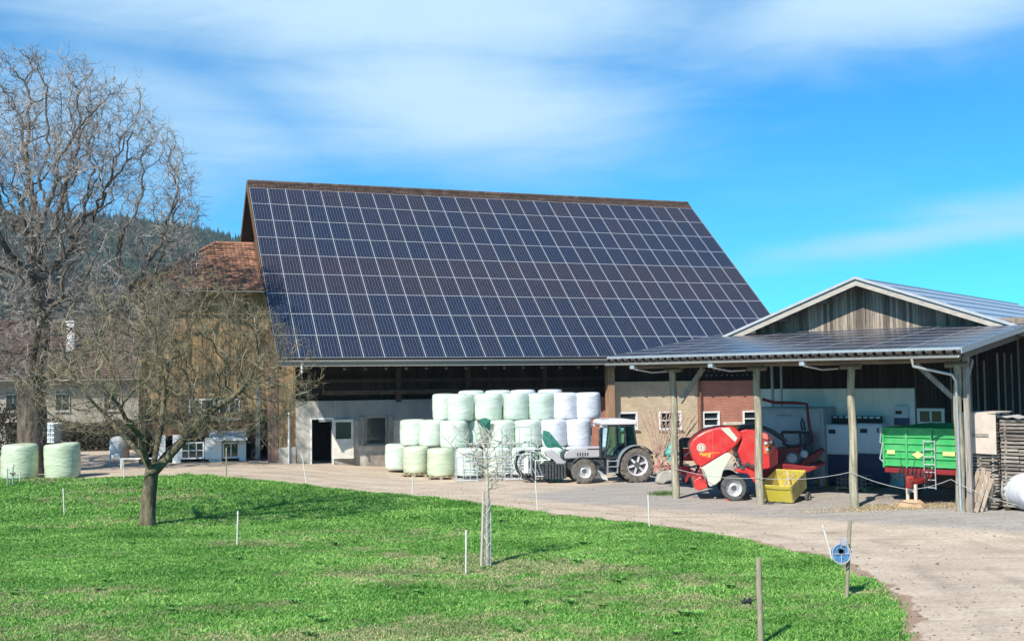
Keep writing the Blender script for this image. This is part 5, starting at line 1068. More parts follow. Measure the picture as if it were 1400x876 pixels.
for cx_, cy_ in ((800,255),(845,245),(815,310)): x, z = bp(cx_, cy_); m_.lathe([(0,-.03),(.06,-.03),(.065,0)], 14, 'y', (x,-.935,z))
m_.build('dials', m_rim, BL)
m_ = MB(); m_.prism([bp(*c) for c in [(530,480),(640,470),(730,520),(740,620),(700,600),(640,520),(540,505)]], -.9,-.5); m_.prism([bp(*c) for c in [(600,460),(720,480),(720,570),(650,520)]], -.5, 1.2); m_.build('chassis', m_red, BL, bevel=.02)
m_ = MB(); m_.prism([bp(*c) for c in [(175,590),(200,565),(240,545),(285,575),(300,640),(225,670),(185,650)]], -.8, .9); m_.build('bale_ramp', m_red, BL, bevel=.03)
m_ = MB()
for k in range(9): y = -.75+.2*k; a_ = bp(200,530); b2 = bp(110,600); m_.tube([(a_[0],y,a_[1]),(b2[0]+.1,y,b2[1]+.2),(b2[0],y,b2[1])], .018, 5)
a_ = bp(140,540); m_.tube([(a_[0],-.8,a_[1]),(a_[0],.9,a_[1])], .035, 8); a_ = bp(255,560); m_.tube([(a_[0],-.8,a_[1]),(a_[0]-.1,-.82,a_[1]+.35)], .05, 8); m_.build('ramp_rods', m_redd, BL)
m_ = MB(); m_.prism([bp(*c) for c in [(720,480),(905,440),(1200,470),(1330,430),(1330,455),(1180,520),(900,560),(740,620)]], -.35, .8); m_.build('drawbar', m_redd, BL, bevel=.03)
wheel(BL, 0, -.98, .46, .46, .34, .285, m_rim, lugs=0, tyre=m_tyre_d); wheel(BL, .0, 1.35, .46, .46, .34, .285, m_rim, tyre=m_tyre_d)
m_ = MB(); m_.tube([(0,-.9,.46),(0,1.3,.46)], .06, 8); m_.box(-.1,.4,-.6,1.0,.4,.75); m_.build('axle', m_eng, BL)
q = G(1008, 684); m_ = MB(); m_.prism([(-.3,0),(.35,0),(.35,.05),(.1,.08),(.05,.2),(-.08,.2),(-.1,.08),(-.3,.05)], -.1, .1); o = m_.build('wheel_chock', m_salm, bevel=.01); o.location = (q.x-.15, q.y-.05, q.z+.012); tag(o, 'flat salmon red wheel chock in front of the baler wheel', 'chock')

# ------------------------------------------------------------------ dark red machine with bent tube guard
q = at(1085, 42.6); MH = thing('mower', 'dark red folded mower with a tall bent tube guard right of the baler', 'mower', (q.x, 42.6, q.z+.012), R(-8))
mp = lambda cx, cy: ((1030+cx/5.139-1085)/35.2, (668-(520+cy/5.139))/35.2+ .06)
def tubep(m_, cs, y, r): m_.tube([(mp(*c)[0], y, mp(*c)[1]) for c in cs], r, 8)
m_ = MB(); tubep(m_, [(75,140),(160,165),(300,168),(378,175),(388,300),(408,430),(400,450)], 0, .06); m_.build('guard_tube', m_redd, MH, smooth=50)
m_ = MB(); tubep(m_, [(200,370),(320,372),(385,375),(405,430),(370,462),(260,470),(215,455),(200,370)], -.1, .055); tubep(m_, [(325,375),(330,440),(318,468)], -.1, .05); tubep(m_, [(345,360),(335,310),(345,270),(355,300),(362,360)], 0, .04); m_.build('tube_frame', m_frame, MH, smooth=50)
m_ = MB(); m_.prism([mp(*c) for c in [(300,610),(360,545),(480,480),(490,500),(420,560),(340,640)]], -.2, .3); m_.prism([mp(*c) for c in [(60,620),(60,560),(200,480),(330,470),(330,500),(220,560),(180,640)]], -.2, .8); m_.build('mower_bar', m_redd, MH, bevel=.02)
for cx_, cy_, rr in ((262,548,.21),(345,520,.16)): m_ = MB(); x, z = mp(cx_, cy_); m_.lathe([(0,-.12),(rr*.8,-.12),(rr,-.05),(rr,.2),(0,.2)], 24, 'y', (x,-.25,z)); m_.build('reel', m_panelb, MH, smooth=40)
m_ = MB(); m_.cbox(.45,.75,.3,.9,.3,2.2,.03); m_.cbox(-.1,.45,.4,.9,.1,.9,.03); m_.box(-.6,.9,.0,.6,.0,.14); m_.build('support_frame', M('slate_steel', (.07,.10,.13), rough=.5), MH)

# ------------------------------------------------------------------ yellow cart, tipped forward
q = G(1066, 688); YC = thing('yellow_cart', 'small yellow steel tub cart tipped forward beside the second log post', 'cart', (q.x, q.y, q.z+.012), S.a)
m_y = M('yellow_paint', (.68,.56,.05), rough=.5, var=.15, scale=4, col2=(.45,.37,.12), pos=.6, detail=9); m_yi = M('worn_yellow_inside', (.55,.44,.08), rough=.6, var=.3, scale=4); m_yw = M('dirty_yellow_side', (.42,.35,.14), rough=.7, var=.35, scale=3)
T = Matrix.Translation((0,0,.06)) @ Matrix.Rotation(R(21), 4, 'X'); w1, w2, dl_, hh = .50, .56, 1.15, .62
def side(vs): return [tuple(T @ Vector(v)) for v in vs]
t_ = .03
def plate(name, a, b2, c_, d_, th, mat):
    n = (Vector(b2)-Vector(a)).cross(Vector(d_)-Vector(a)).normalized()*th; m_ = MB(); P4 = [Vector(v) for v in (a,b2,c_,d_)]; m_.add(side(P4+[p+n for p in P4]), [(3,2,1,0),(4,5,6,7),(0,1,5,4),(1,2,6,5),(2,3,7,6),(3,0,4,7)]); return m_.build(name, mat, YC)
plate('front_plate', (-w1,0,0),(w1,0,0),(w2,-.06,hh),(-w2,-.06,hh), .03, m_y); plate('back_plate', (w1,dl_,0),(-w1,dl_,0),(-w2,dl_+.06,hh),(w2,dl_+.06,hh), -.03, m_yi)
plate('side_plate', (w1,0,0),(w1,dl_,0),(w2,dl_+.06,hh),(w2,-.06,hh), .025, m_yw); plate('side_plate', (-w1,dl_,0),(-w1,0,0),(-w2,-.06,hh),(-w2,dl_+.06,hh), .025, m_yw); plate('floor', (-w1,0,0),(-w1,dl_,0),(w1,dl_,0),(w1,0,0), .02, m_yi)
m_ = MB(); m_.tube(side([(-w2,-.07,hh+.01),(w2,-.07,hh+.01),(w2,dl_+.07,hh+.01),(-w2,dl_+.07,hh+.01),(-w2,-.07,hh+.01)]), .022, 6); m_.build('rim', m_yi, YC)
m_ = MB(); m_.tube([(-.15,-.05,.05),(-.3,-.45,.03),(.0,-.5,.03)], .018, 6); m_.tube([(.2,-.05,.05),(-.3,-.45,.03)], .018, 6); m_.build('drawbar', m_eng, YC)
for x in (-.62, .62): wq = wheel(YC, 0, 0, 0, .17, .1, .08, m_rimd, tyre=m_tyre_d); wq.matrix_local = Matrix.Translation((x, .95, .17)) @ Matrix.Rotation(R(90 if x > 0 else -90), 4, 'Z')
m_ = MB(); m_.tube([(-.6,.95,.17),(.6,.95,.17)], .025, 8); m_.build('axle', m_eng, YC)
m_ = MB()
for a_, b2, w_ in (((-.3,.15,.1),(.25,1.0,.6),.07),((.3,.2,.1),(.0,.95,.72),.05),((-.35,.6,.05),(.4,.5,.3),.09)): m_.beam(T@Vector(a_), T@Vector(b2), w_, .03)
m_.build('scrap_wood', m_plank, YC)

# ------------------------------------------------------------------ green trailer
m_gr = M('green_paint', (.045,.40,.11), rough=.42, var=.12, coat=.2, col2=(.13,.40,.17), pos=.62, scale=3, detail=9); m_grd = M('green_side', (.03,.30,.08), rough=.45, var=.1)
TY = 1.4; tx0 = S.pt(1208, 640, TY).x; tz0 = S.pt(1208, 636, TY).z; tz1 = S.pt(1208, 583, TY).z; o_ = S.w(tx0, TY); p_r = S.pt(1302, 640, TY).x
TL = thing('green_trailer', 'green steel tipping trailer with dark red chassis and ladder under the shelter', 'trailer', (o_.x, o_.y, gz(o_.x, o_.y)+.012), S.a - R(1.5)); TW = p_r+.3-tx0; DT = 4.3; tz0 -= .2; tz1 -= .2
a_ = MB(); a_.box(0,TW,0,.03,tz0,tz1); fb = a_.build('front_board', m_gr, TL)
a_ = MB()
for z in (tz0+.02, tz0+.28, tz0+.52, tz0+.76, tz0+.98, tz1-.06): a_.prism([(0.02,z),(TW-.02,z),(TW-.02,z+.055),(.02,z+.055)], -.045, -.002)
for x in (0, .78, 1.62, TW-.07): a_.box(x,x+.07,-.065,-.002,tz0-.03,tz1+.02)
a_.build('ribs', m_gr, fb, bevel=.012)
a_ = MB(); a_.box(0,.03,.03,DT,tz0,tz1); a_.box(TW-.03,TW,.03,DT,tz0,tz1); a_.box(0,TW,DT,DT+.03,tz0,tz1); a_.box(0.03,TW-.03,.03,DT,tz0,tz0+.03); a_.build('side_boards', m_grd, TL)
m_ym = M('pale_yellow_mark', (.72,.75,.25), rough=.4)
for x, z, w_ in ((.16,tz0+.42,.26),(TW-.55,tz0+.42,.38)): a_ = MB(); a_.box(x,x+w_,-.055,-.048,z,z+.13); a_.build('yellow_mark', m_ym, fb)
a_ = MB()
xc, zc = 1.2, tz0+.42; a_.prism([(xc-.2,zc),(xc,zc-.12),(xc+.2,zc),(xc,zc+.12)], -.055, -.047); a_.build('yellow_mark', m_ym, fb)
a_ = MB()
for x in (1.42, 1.78): a_.tube([(x,-.12,.55),(x,-.12,2.15)], .018, 6)
for z in (.6,.85,1.1,1.35,1.6,1.85,2.1): a_.tube([(1.42,-.12,z),(1.78,-.12,z)], .016, 6)
a_.build('ladder', m_galv, TL, smooth=50)
a_ = MB(); a_.box(.05,TW-.05,-.03,.1,tz0-.2,tz0-.035); a_.box(.1,TW-.1,.1,DT,tz0-.18,tz0-.02); a_.prism([(.7,tz0-.2),(1.7,tz0-.2),(1.45,.75),(1.0,.75)], -.1, .5); a_.beam((1.2,.3,.85),(1.25,-1.1,.72),.16,.18); a_.beam((.8,.2,.95),(1.2,-.7,.75),.1,.12); a_.beam((1.6,.2,.95),(1.28,-.7,.75),.1,.12); a_.build('chassis', m_redd, TL, bevel=.015)
a_ = MB(); a_.cbox(.85,1.12,-.3,-.1,.62,.95,.03); a_.build('coupling_box', M('worn_red', (.38,.05,.04), rough=.5, var=.3), TL)
a_ = MB()
for k in range(9): x = .35+.14*k; a_.tube([(x,-.15,1.0+.05*(k%3)),(x+.1,-.3,.85-.03*k%2),(x+.25,-.2,1.05),(x+.22,-.05,1.25)], .016, 6)
a_.tube([(.7,-.2,1.0),(.72,-.3,1.55)], .012, 5); a_.tube([(1.05,-.2,1.0),(1.2,-.3,1.5)], .012, 5); a_.build('hoses', m_frame, TL, smooth=50)
a_ = MB(); a_.cbox(1.08,1.17,-.86,-.76,.24,.75,.01); a_.cbox(1.34,1.43,-.86,-.76,.24,.75,.01); a_.box(1.17,1.34,-.84,-.78,.5,.56); a_.build('support_leg', M('pale_jack', (.58,.50,.42)), TL)
a_ = MB(); a_.prism([(.82,0),(1.68,0),(1.58,.16),(1.45,.25),(1.08,.25),(.92,.16)], -.98,-.62); so_ = a_.build('stone_slab', M('orange_tan_stone', (.52,.34,.20), var=.2), None, bevel=.02); so_.matrix_world = Matrix.Translation((o_.x, o_.y, gz(o_.x,o_.y)+.012)) @ Matrix.Rotation(S.a-R(1.5), 4, 'Z'); tag(so_, 'orange-tan wooden block under the trailer drawbar jack', 'block')
for x, y in ((.35,1.6),(2.1,1.6)): wheel(TL, 0,0,0, .45, .3, .24, m_rimd, tyre=m_tyre_d).matrix_local = Matrix.Translation((x, y, .45)) @ Matrix.Rotation(R(90), 4, 'Z')
a_ = MB(); a_.tube([(.3,1.6,.45),(2.2,1.6,.45)], .05, 8); a_.box(.5,1.9,1.45,1.75,.5,tz0-.15); a_.build('axle', m_eng, TL)
a_ = MB(); a_.tube([(.02,-.06,tz0+.15),(-.08,-.08,tz0+.25),(.02,-.08,tz0+.75),(-.06,-.08,tz0+.8),(0,-.08,tz1)], .025, 6); a_.build('latch', m_galv, TL, smooth=50)

# ------------------------------------------------------------------ folded tedder behind the tractor
q = at(893, 46.8); TD = thing('tedder', 'folded hay tedder with raised rust-pink tines and teal gearbox behind the tractor', 'tedder', (q.x, 46.8, q.z+.012), R(5))
m_tine = M('rusty_pink_tines', (.40,.27,.21), rough=.6, var=.3, scale=5); m_teal = M('teal_paint', (.13,.42,.36), rough=.45, var=.15); m_pinkf = M('faded_red_frame', (.42,.16,.15), rough=.6, var=.3)
for cx_, cz_, a0, a1, rr in ((.2,1.0,72,112,2.1),(.5,1.1,45,80,2.0)):
    m_ = MB()
    for k in range(7):
        a = R(a0+(a1-a0)*k/6); b0 = Vector((cx_, .1*k-.3, cz_)); e_ = b0+Vector((rr*.9*math.cos(a), 0, rr*math.sin(a))); m_.tube([b0, b0.lerp(e_,.6)+Vector((.08,0,0)), e_], .022, 6)
        for j in range(1, 7): c_ = b0.lerp(e_, j/6.5); m_.tube([c_, c_+Vector((.10,-.05,.10)), c_+Vector((.22,-.1,.30))], .012, 5)
    m_.build('tine_rotor', m_tine, TD)
m_ = MB()
for k in range(60):
    x, z = random.uniform(.05,1.1), random.uniform(.15,1.3); a = random.uniform(0,2*PI); m_.tube([(x,random.uniform(-.4,.4),z),(x+.3*math.cos(a),random.uniform(-.4,.4),z+.3*abs(math.sin(a)))], random.uniform(.012,.022), 5)
m_.build('tines', m_tine, TD)
m_ = MB(); m_.beam((-.05,0,.7),(1.5,0,.75),.1,.1); m_.beam((.2,0,.7),(.3,0,1.6),.09,.09); m_.beam((.3,0,.5),(1.3,-.2,.9),.07,.07); m_.beam((.0,0,.5),(.7,-.2,1.2),.07,.07); m_.beam((.9,0,.2),(1.4,0,.8),.08,.08); m_.build('frame', m_pinkf, TD)
m_ = MB(); m_.lathe([(0,0),(.3,0),(.34,.1),(.2,.25),(.12,.5),(0,.5)], 20, 'z', (.75,-.1,1.2)); m_.cbox(.55,1.0,-.25,.1,.95,1.25,.04); m_.prism([(.6,1.5),(.95,1.45),(1.0,1.0),(.7,.9),(.55,1.2)], -.3,-.2); m_.build('gearbox', m_teal, TD, smooth=50)
m_ = MB(); m_.prism([(.0,.1),(.3,0),(.45,.12),(1.6,.35),(1.7,.5),(1.5,.62),(.3,.55),(.1,.4)], -.5,-.1); m_.build('dusty_cover', M('dusty_grey_cover', (.36,.34,.30), var=.3), TD, bevel=.05)
wheel(TD, 1.35, -.3, .22, .22, .14, .1, m_rimd, tyre=m_tyre_d)
q = at(938, 46.0); RT = thing('mounted_implement', 'red and black implement with small wheel between tedder and baler', 'implement', (q.x, 46.0, q.z+.012), 0)
m_ = MB(); m_.cbox(-.2,.45,-.2,.4,1.55,1.95,.05); m_.box(-.3,-.15,-.1,.1,.5,1.9); m_.build('housing', m_frame, RT); m_ = MB(); m_.cbox(-.25,.3,-.1,.3,1.0,1.5,.04); m_.cbox(-.3,.1,-.2,.2,.45,.8,.03); m_.beam((-.3,0,.6),(.8,0,.9),.08,.08); m_.beam((.3,-.1,.4),(.75,-.1,1.3),.1,.1); m_.build('frame', m_red, RT)
m_ = MB(); m_.lathe([(0,-.1),(.1,-.1),(.12,.1),(0,.1)], 16, 'y', (.4,-.3,1.35)); m_.tube([(-.1,-.2,1.2),(.2,-.3,1.5),(.5,-.3,1.4)],.03,6); m_.tube([(-.1,-.2,.9),(.3,-.35,.7),(.5,-.3,1.1)],.025,6); m_.build('hoses', m_galv, RT, smooth=50); wheel(RT, .3, -.35, .3, .3, .2, .13, m_rimd, tyre=m_tyre_d)
# ------------------------------------------------------------------ bare trees by space colonisation
def grow_tree(seed, chain, env, n_att, step, infl, kill, iters, tip_r, expo, base_r, jit=.25, up=.05):
    rnd = random.Random(seed); nodes = [Vector(p) for p in chain[0]]; par = [-1]+list(range(len(nodes)-1))
    for c in chain[1:]:                                  # c: (parent index, points)
        pi, pts = c
        for p in pts: nodes.append(Vector(p)); par.append(pi); pi = len(nodes)-1
    start = len(chain[0])-1
    att = []
    while len(att) < n_att:
        p = env(rnd)
        if p is not None: att.append(p)
    dirs_prev = {}
    for it in range(iters):
        kd = kdtree.KDTree(len(nodes))
        for i, p in enumerate(nodes): kd.insert(p, i)
        kd.balance(); acc = {}; keep = []
        for a in att:
            co, i, d = kd.find(a)
            if d < kill: continue
            keep.append(a)
            if d < infl and i >= start-1: v = (a-co).normalized(); acc[i] = acc.get(i, Vector())+v
        att = keep; new = 0
        for i, v in acc.items():
            if v.length < 1e-3: continue
            v = v.normalized() + Vector((rnd.gauss(0,jit), rnd.gauss(0,jit), rnd.gauss(0,jit)+up)); v.normalize(); q = nodes[i]+v*step
            if i in dirs_prev and (dirs_prev[i]-q).length < step*.4: continue
            dirs_prev[i] = q; nodes.append(q); par.append(i); new += 1
        if not new: break
    n = len(nodes); kids = [[] for _ in range(n)]
    for i in range(1, n):
        if par[i] >= 0: kids[par[i]].append(i)
    r = [0.]*n
    order = list(range(n-1, -1, -1))
    for i in order: r[i] = tip_r if not kids[i] else sum(r[k]**expo for k in kids[i])**(1/expo)
    sc = base_r/r[0]
    if sc < 1: r = [max(tip_r, q*sc) for q in r]
    else: r = [q*(1+(sc-1)*min(1, (q/r[0])**.6)) for q in r]
    r[0] *= 1.25; r[1] *= 1.05
    return nodes, par, kids, r
def tree_meshes(nodes, kids, r, trunk_min, twigs, seed, twig_len, twig_r, kink=.5, droop=0.):
    rnd = random.Random(seed); T_, C_ = MB(), MB(); stack = [(0, None)]
    while stack:
        i, p0 = stack.pop(); pts = [nodes[p0]] if p0 is not None else []; rs = [min(r[p0], r[i]*1.15)] if p0 is not None else []
        j = i
        while True:
            pts.append(nodes[j]); rs.append(r[j]); ks = sorted(kids[j], key=lambda k: -r[k])
            if not ks: break
            for k in ks[1:]: stack.append((k, j))
            j = ks[0]
        if len(pts) < 2: continue
        if not kids[j]: rs[-1] *= .7
        mx = max(rs); 
        cut = len(pts)
        if mx >= trunk_min:
            for q in range(len(rs)):
                if rs[q] < trunk_min: cut = q; break
            T_.tube(pts[:cut+1], rs[:cut+1], 12 if mx > .12 else 8, cap=False)
            if cut < len(pts)-1: C_.tube(pts[cut:], rs[cut:], 6, cap=False)
        else: C_.tube(pts, rs, 6 if mx > .05 else (4 if mx > .02 else 3), cap=False)
    thin = [i for i in range(len(nodes)) if r[i] < twig_r*3.2]
    for _ in range(twigs):
        i = rnd.choice(thin); p = nodes[i]; d = Vector((rnd.gauss(0,1), rnd.gauss(0,1), rnd.gauss(0,.8)+.25-droop)).normalized(); ln = twig_len*rnd.uniform(.4,1.3); pts = [p]; 
        for k in range(4): d = (d + Vector((rnd.gauss(0,kink), rnd.gauss(0,kink), rnd.gauss(0,kink)+.12-droop*.3))*.6).normalized(); pts.append(pts[-1]+d*ln/4)
        C_.tube(pts, [twig_r, twig_r*.9, twig_r*.8, twig_r*.65, twig_r*.4], 3, cap=False)
        for q in (1, 2, 3):
            if rnd.random() < .75:
                e = (d + Vector((rnd.gauss(0,1), rnd.gauss(0,1), rnd.gauss(0,1)))*.8).normalized(); a = pts[q]; b_ = a+e*ln*.2; c = b_+(e+Vector((rnd.gauss(0,.4),rnd.gauss(0,.4),rnd.gauss(0,.4)))).normalized()*ln*.18
                C_.tube([a, b_, c], [twig_r*.75, twig_r*.6, twig_r*.35], 3, cap=False)
    return T_, C_
def bark(name, c1, c2, lichen=None):
    m = M(name, c1, rough=.95, var=.35, scale=5, stretch=(1,1,.35), bump=.9, bscale=16, col2=c2, spec=.15); return m
m_bark_t = bark('fissured_bark', (.055,.044,.034), (.15,.12,.095)); m_twig_b = M('grey_twigs', (.16,.13,.11), var=.5, scale=.5, col2=(.34,.29,.26), rough=.9, spec=.15, island=.3)
m_bark_a = bark('mossy_bark', (.06,.052,.032), (.19,.16,.10)); m_twig_a = M('lichen_twigs', (.11,.09,.06), var=.5, scale=.8, col2=(.25,.21,.135), rough=.95, spec=.1, island=.35)

b = at(43, 49.0); bz = b.z; bx = b.x
def env_big(r):
    while True:
        x, y, z = r.uniform(-1,1), r.uniform(-1,1), r.uniform(-1,1); d = x*x+y*y+z*z
        if d > 1 or d < r.uniform(0,.35): continue
        p = Vector((b.x-.6+x*8.2, 49.6+y*5.5, 11.2+z*8.7)); 
        if p.z < 4.6 + .25*abs(x)*0: return None
        if mn.noise(p*.25+Vector((5,1,2))) < -.3: return None
        if p.z < 11 and abs(x) < .5 and r.random() < .4: return None
        return p
ch = [[(bx,49,bz-.3),(bx,49,bz+.6),(bx+.03,49,bz+1.5),(bx+.02,49,bz+2.6),(bx-.05,49,bz+3.5)],
      (4, [(bx-.5,49,bz+4.3),(bx-1.1,49.1,bz+5.0),(bx-1.9,49.2,bz+5.9),(bx-2.7,49.2,bz+7.0)]), (4, [(bx+.15,49.1,bz+4.6),(bx+.3,49.2,bz+6.0),(bx+.25,49.3,bz+7.4),(bx+.1,49.3,bz+8.8)]),
      (4, [(bx+.6,49.0,bz+4.2),(bx+1.5,49.1,bz+4.9),(bx+2.5,49.2,bz+5.6),(bx+3.4,49.3,bz+6.8)]), (4, [(bx-.1,49.8,bz+4.5),(bx-.3,50.6,bz+5.8),(bx-.6,51.6,bz+7.0)]), (4, [(bx+.2,48.4,bz+4.5),(bx+.8,47.4,bz+5.6),(bx+1.4,46.5,bz+6.6)])]
nd, pr, kd_, rr = grow_tree(11, ch, env_big, 6800, .30, 3.2, .5, 110, .014, 2.45, .62, jit=.34, up=.03)
T_, C_ = tree_meshes(nd, kd_, rr, .030, 11500, 5, .8, .0098, kink=.6)
bt = thing('walnut_tree', 'huge leafless tree with twisting grey branches at the left edge', 'tree', (0,0,0)); bt.location = (bx,49,bz)
def shift(o, l):
    o.data.transform(Matrix.Translation(-Vector(l)))
k1 = T_.build('trunk', m_bark_t, bt, smooth=180); shift(k1, (bx,49,bz)); k2 = C_.build('crown', m_twig_b, bt); shift(k2, (bx,49,bz))

g = G(201, 719); ax, ay, az = g.x, g.y, g.z
def env_app(r):
    while True:
        x, y, z = r.uniform(-1,1), r.uniform(-1,1), r.uniform(-1,1); d = x*x+y*y+z*z
        if d > 1: continue
        p = Vector((ax+.75+x*4.9, ay+y*3.8, 4.95+z*3.4))
        if p.z < 2.5 - .5*x: return None
        if p.z > 4.9 + 3.4*(1-abs(x-.05)**1.5): return None
        return p
ch = [[(ax,ay,az-.15),(ax+.02,ay,az+.5),(ax+.07,ay,az+1.1),(ax+.14,ay,az+1.7)],
      (3, [(ax+.6,ay-.1,az+2.05),(ax+1.2,ay-.15,az+2.7),(ax+1.9,ay-.2,az+3.5),(ax+2.7,ay-.1,az+4.0)]), (3, [(ax-.2,ay+.1,az+2.2),(ax-.8,ay+.2,az+2.8),(ax-1.4,ay+.3,az+3.4)]),
      (3, [(ax+.2,ay+.2,az+2.3),(ax+.3,ay+.4,az+3.1),(ax+.35,ay+.5,az+4.0)]), (3, [(ax+.1,ay-.5,az+2.2),(ax+.2,ay-1.1,az+2.8),(ax+.0,ay-1.7,az+3.3)]), (3, [(ax+.4,ay+.5,az+2.2),(ax+.9,ay+1.2,az+2.8),(ax+1.4,ay+1.8,az+3.3)])]
nd, pr, kd_, rr = grow_tree(23, ch, env_app, 3100, .2, 1.9, .40, 90, .0078, 2.3, .225, jit=.24, up=.02)
T_, C_ = tree_meshes(nd, kd_, rr, .018, 5200, 9, .5, .0050, kink=.45)
ap = thing('apple_tree', 'spreading leafless fruit tree with yellow-green lichen on the lawn', 'tree', (ax,ay,az))
k1 = T_.build('trunk', m_bark_a, ap, smooth=180); shift(k1, (ax,ay,az)); k2 = C_.build('crown', m_twig_a, ap); shift(k2, (ax,ay,az))

# young tree with stake and guard
g = G(667, 774); Y = g.y; yt = thing('young_tree', 'young bare tree tied to a stake in the middle of the lawn', 'tree', g)
lp = lambda px, py, dy=0: W(px, py, Y) - g + Vector((0, dy, 0))
m_ytr = M('pale_young_bark', (.36,.31,.24), var=.3, scale=8, col2=(.46,.41,.33)); m_ = MB(); m_.tube([(0,0,-.05), lp(666,720), lp(667,680), lp(666,650), lp(665,625), lp(659,600), lp(655,583), lp(651,572)], [.05,.045,.04,.036,.028,.02,.013,.006], 8); m_.build('trunk', m_ytr, yt, smooth=60)
m_ = MB(); rnd = random.Random(4); mains = [[(668,672),(676,655),(690,640),(700,622)],[(666,655),(655,640),(648,620),(640,606)],[(665,648),(652,625),(635,622),(620,612),(611,600)],[(665,636),(650,612),(632,600),(622,582)],[(668,650),(682,636),(697,620),(705,603)],[(665,628),(676,612),(688,604),(698,600)],[(664,622),(672,600),(677,590)],[(660,605),(669,592),(675,588)],[(665,660),(676,650),(684,652),(692,648)],[(664,640),(655,634),(647,636)],[(667,665),(675,668),(688,660)],[(665,632),(680,628),(692,630)],[(662,612),(652,602),(648,588)]]
for b_ in mains:
    dy = rnd.uniform(-.35,.35); pts = [lp(x, y, dy*k/len(b_)) for k, (x, y) in enumerate(b_)]; m_.tube(pts, [.018*(1-.22*k) for k in range(len(pts))], 5)
    for k in range(1, len(pts)):
        for _ in range(4):
            d = Vector((rnd.gauss(0,1), rnd.gauss(0,1), rnd.gauss(.5,.8))).normalized(); a = pts[k-1].lerp(pts[k], rnd.random()); c = a+d*rnd.uniform(.1,.28); m_.tube([a, c, c+(d+Vector((rnd.gauss(0,.5),0,.3))).normalized()*.14], [.0085,.007,.004], 4)
m_.build('crown', m_ytr, yt)
st = MB(); st.tube([lp(658,776), lp(661,672)], [.034,.032], 10); o = st.build('tree_stake', M('stake_wood', (.45,.40,.33), var=.25, scale=6, stretch=(3,3,.5)), smooth=50); o.location = g; tag(o, 'wooden stake standing left of the young tree trunk', 'stake')
o2 = MB(); o2.tube([lp(671,776), lp(671,700)], .012, 8); o2 = o2.build('thin_stake', M('pale_stick', (.62,.62,.58))); o2.location = g+Vector((0,-.03,0)); tag(o2, 'thin pale stick at the right side of the young tree guard', 'stake')
m_ = MB(); c_ = lp(666,728)                                  # spiral wire guard
for ph in range(6):
    for sg in (1, -1): m_.tube([(.0+.085*math.cos(a*sg+ph*PI/3), .085*math.sin(a*sg+ph*PI/3), .03+1.55*a/(5*PI)) for a in np.linspace(0, 5*PI, 50)], .005, 3)
o = m_.build('trunk_guard', M('guard_mesh', (.42,.43,.42), rough=.5, metal=.3)); o.location = g; tag(o, 'grey wire mesh guard wrapped round the young tree trunk', 'guard')

# ------------------------------------------------------------------ posts of the field fence
m_wpost = M('white_plastic_post', (.62,.61,.53), rough=.5, var=.15); m_wdpost = M('split_post', (.30,.26,.18), var=.35, scale=8, stretch=(3,3,.5), bump=.3)
PO = [(88,705,86.5,667,'white','thin pale fence post below the left pair of wrapped bales'),(324,747,325.5,698,'white','pale fence post on the lawn between the fruit tree and young tree'),(637,784,637.5,724,'white','white fence post just left of the young tree stake'),(564,677,564,650,'white','short white fence post in front of the lowest bale row'),(735,698,732,657,'white','white fence post at the lane edge below the ring implement'),(888,722,886,676,'white','white fence post at the lane edge below the red baler'),(419,660,413,622,'white','leaning pale fence post in front of the barn doorway'),(309.5,653,309.5,612,'dark','dark fence post at the lawn edge in front of the house wing'),(1140,771,1124,716,'white','thin leaning pale rod beside the blue reel'),(170,655,168,628,'white','faint thin post left of the fruit tree trunk')]
for x, y, x2, y2, kd2, lb in PO:
    p = G(x, y); t = W(x2, y2, p.y); wd_ = .024 if kd2 == 'white' else .03
    m_ = MB(); m_.tube([Vector((0,0,-.06)), (t-p)*.5, t-p], [wd_*.9, wd_, wd_], 8); m_.tube([(t-p)*.9, (t-p)*.93], wd_*1.35, 8)
    o = m_.build('fence_post', m_wpost if kd2 == 'white' else m_wdpost, smooth=50); o.location = p; tag(o, lb, 'post', 'posts of the field fence')
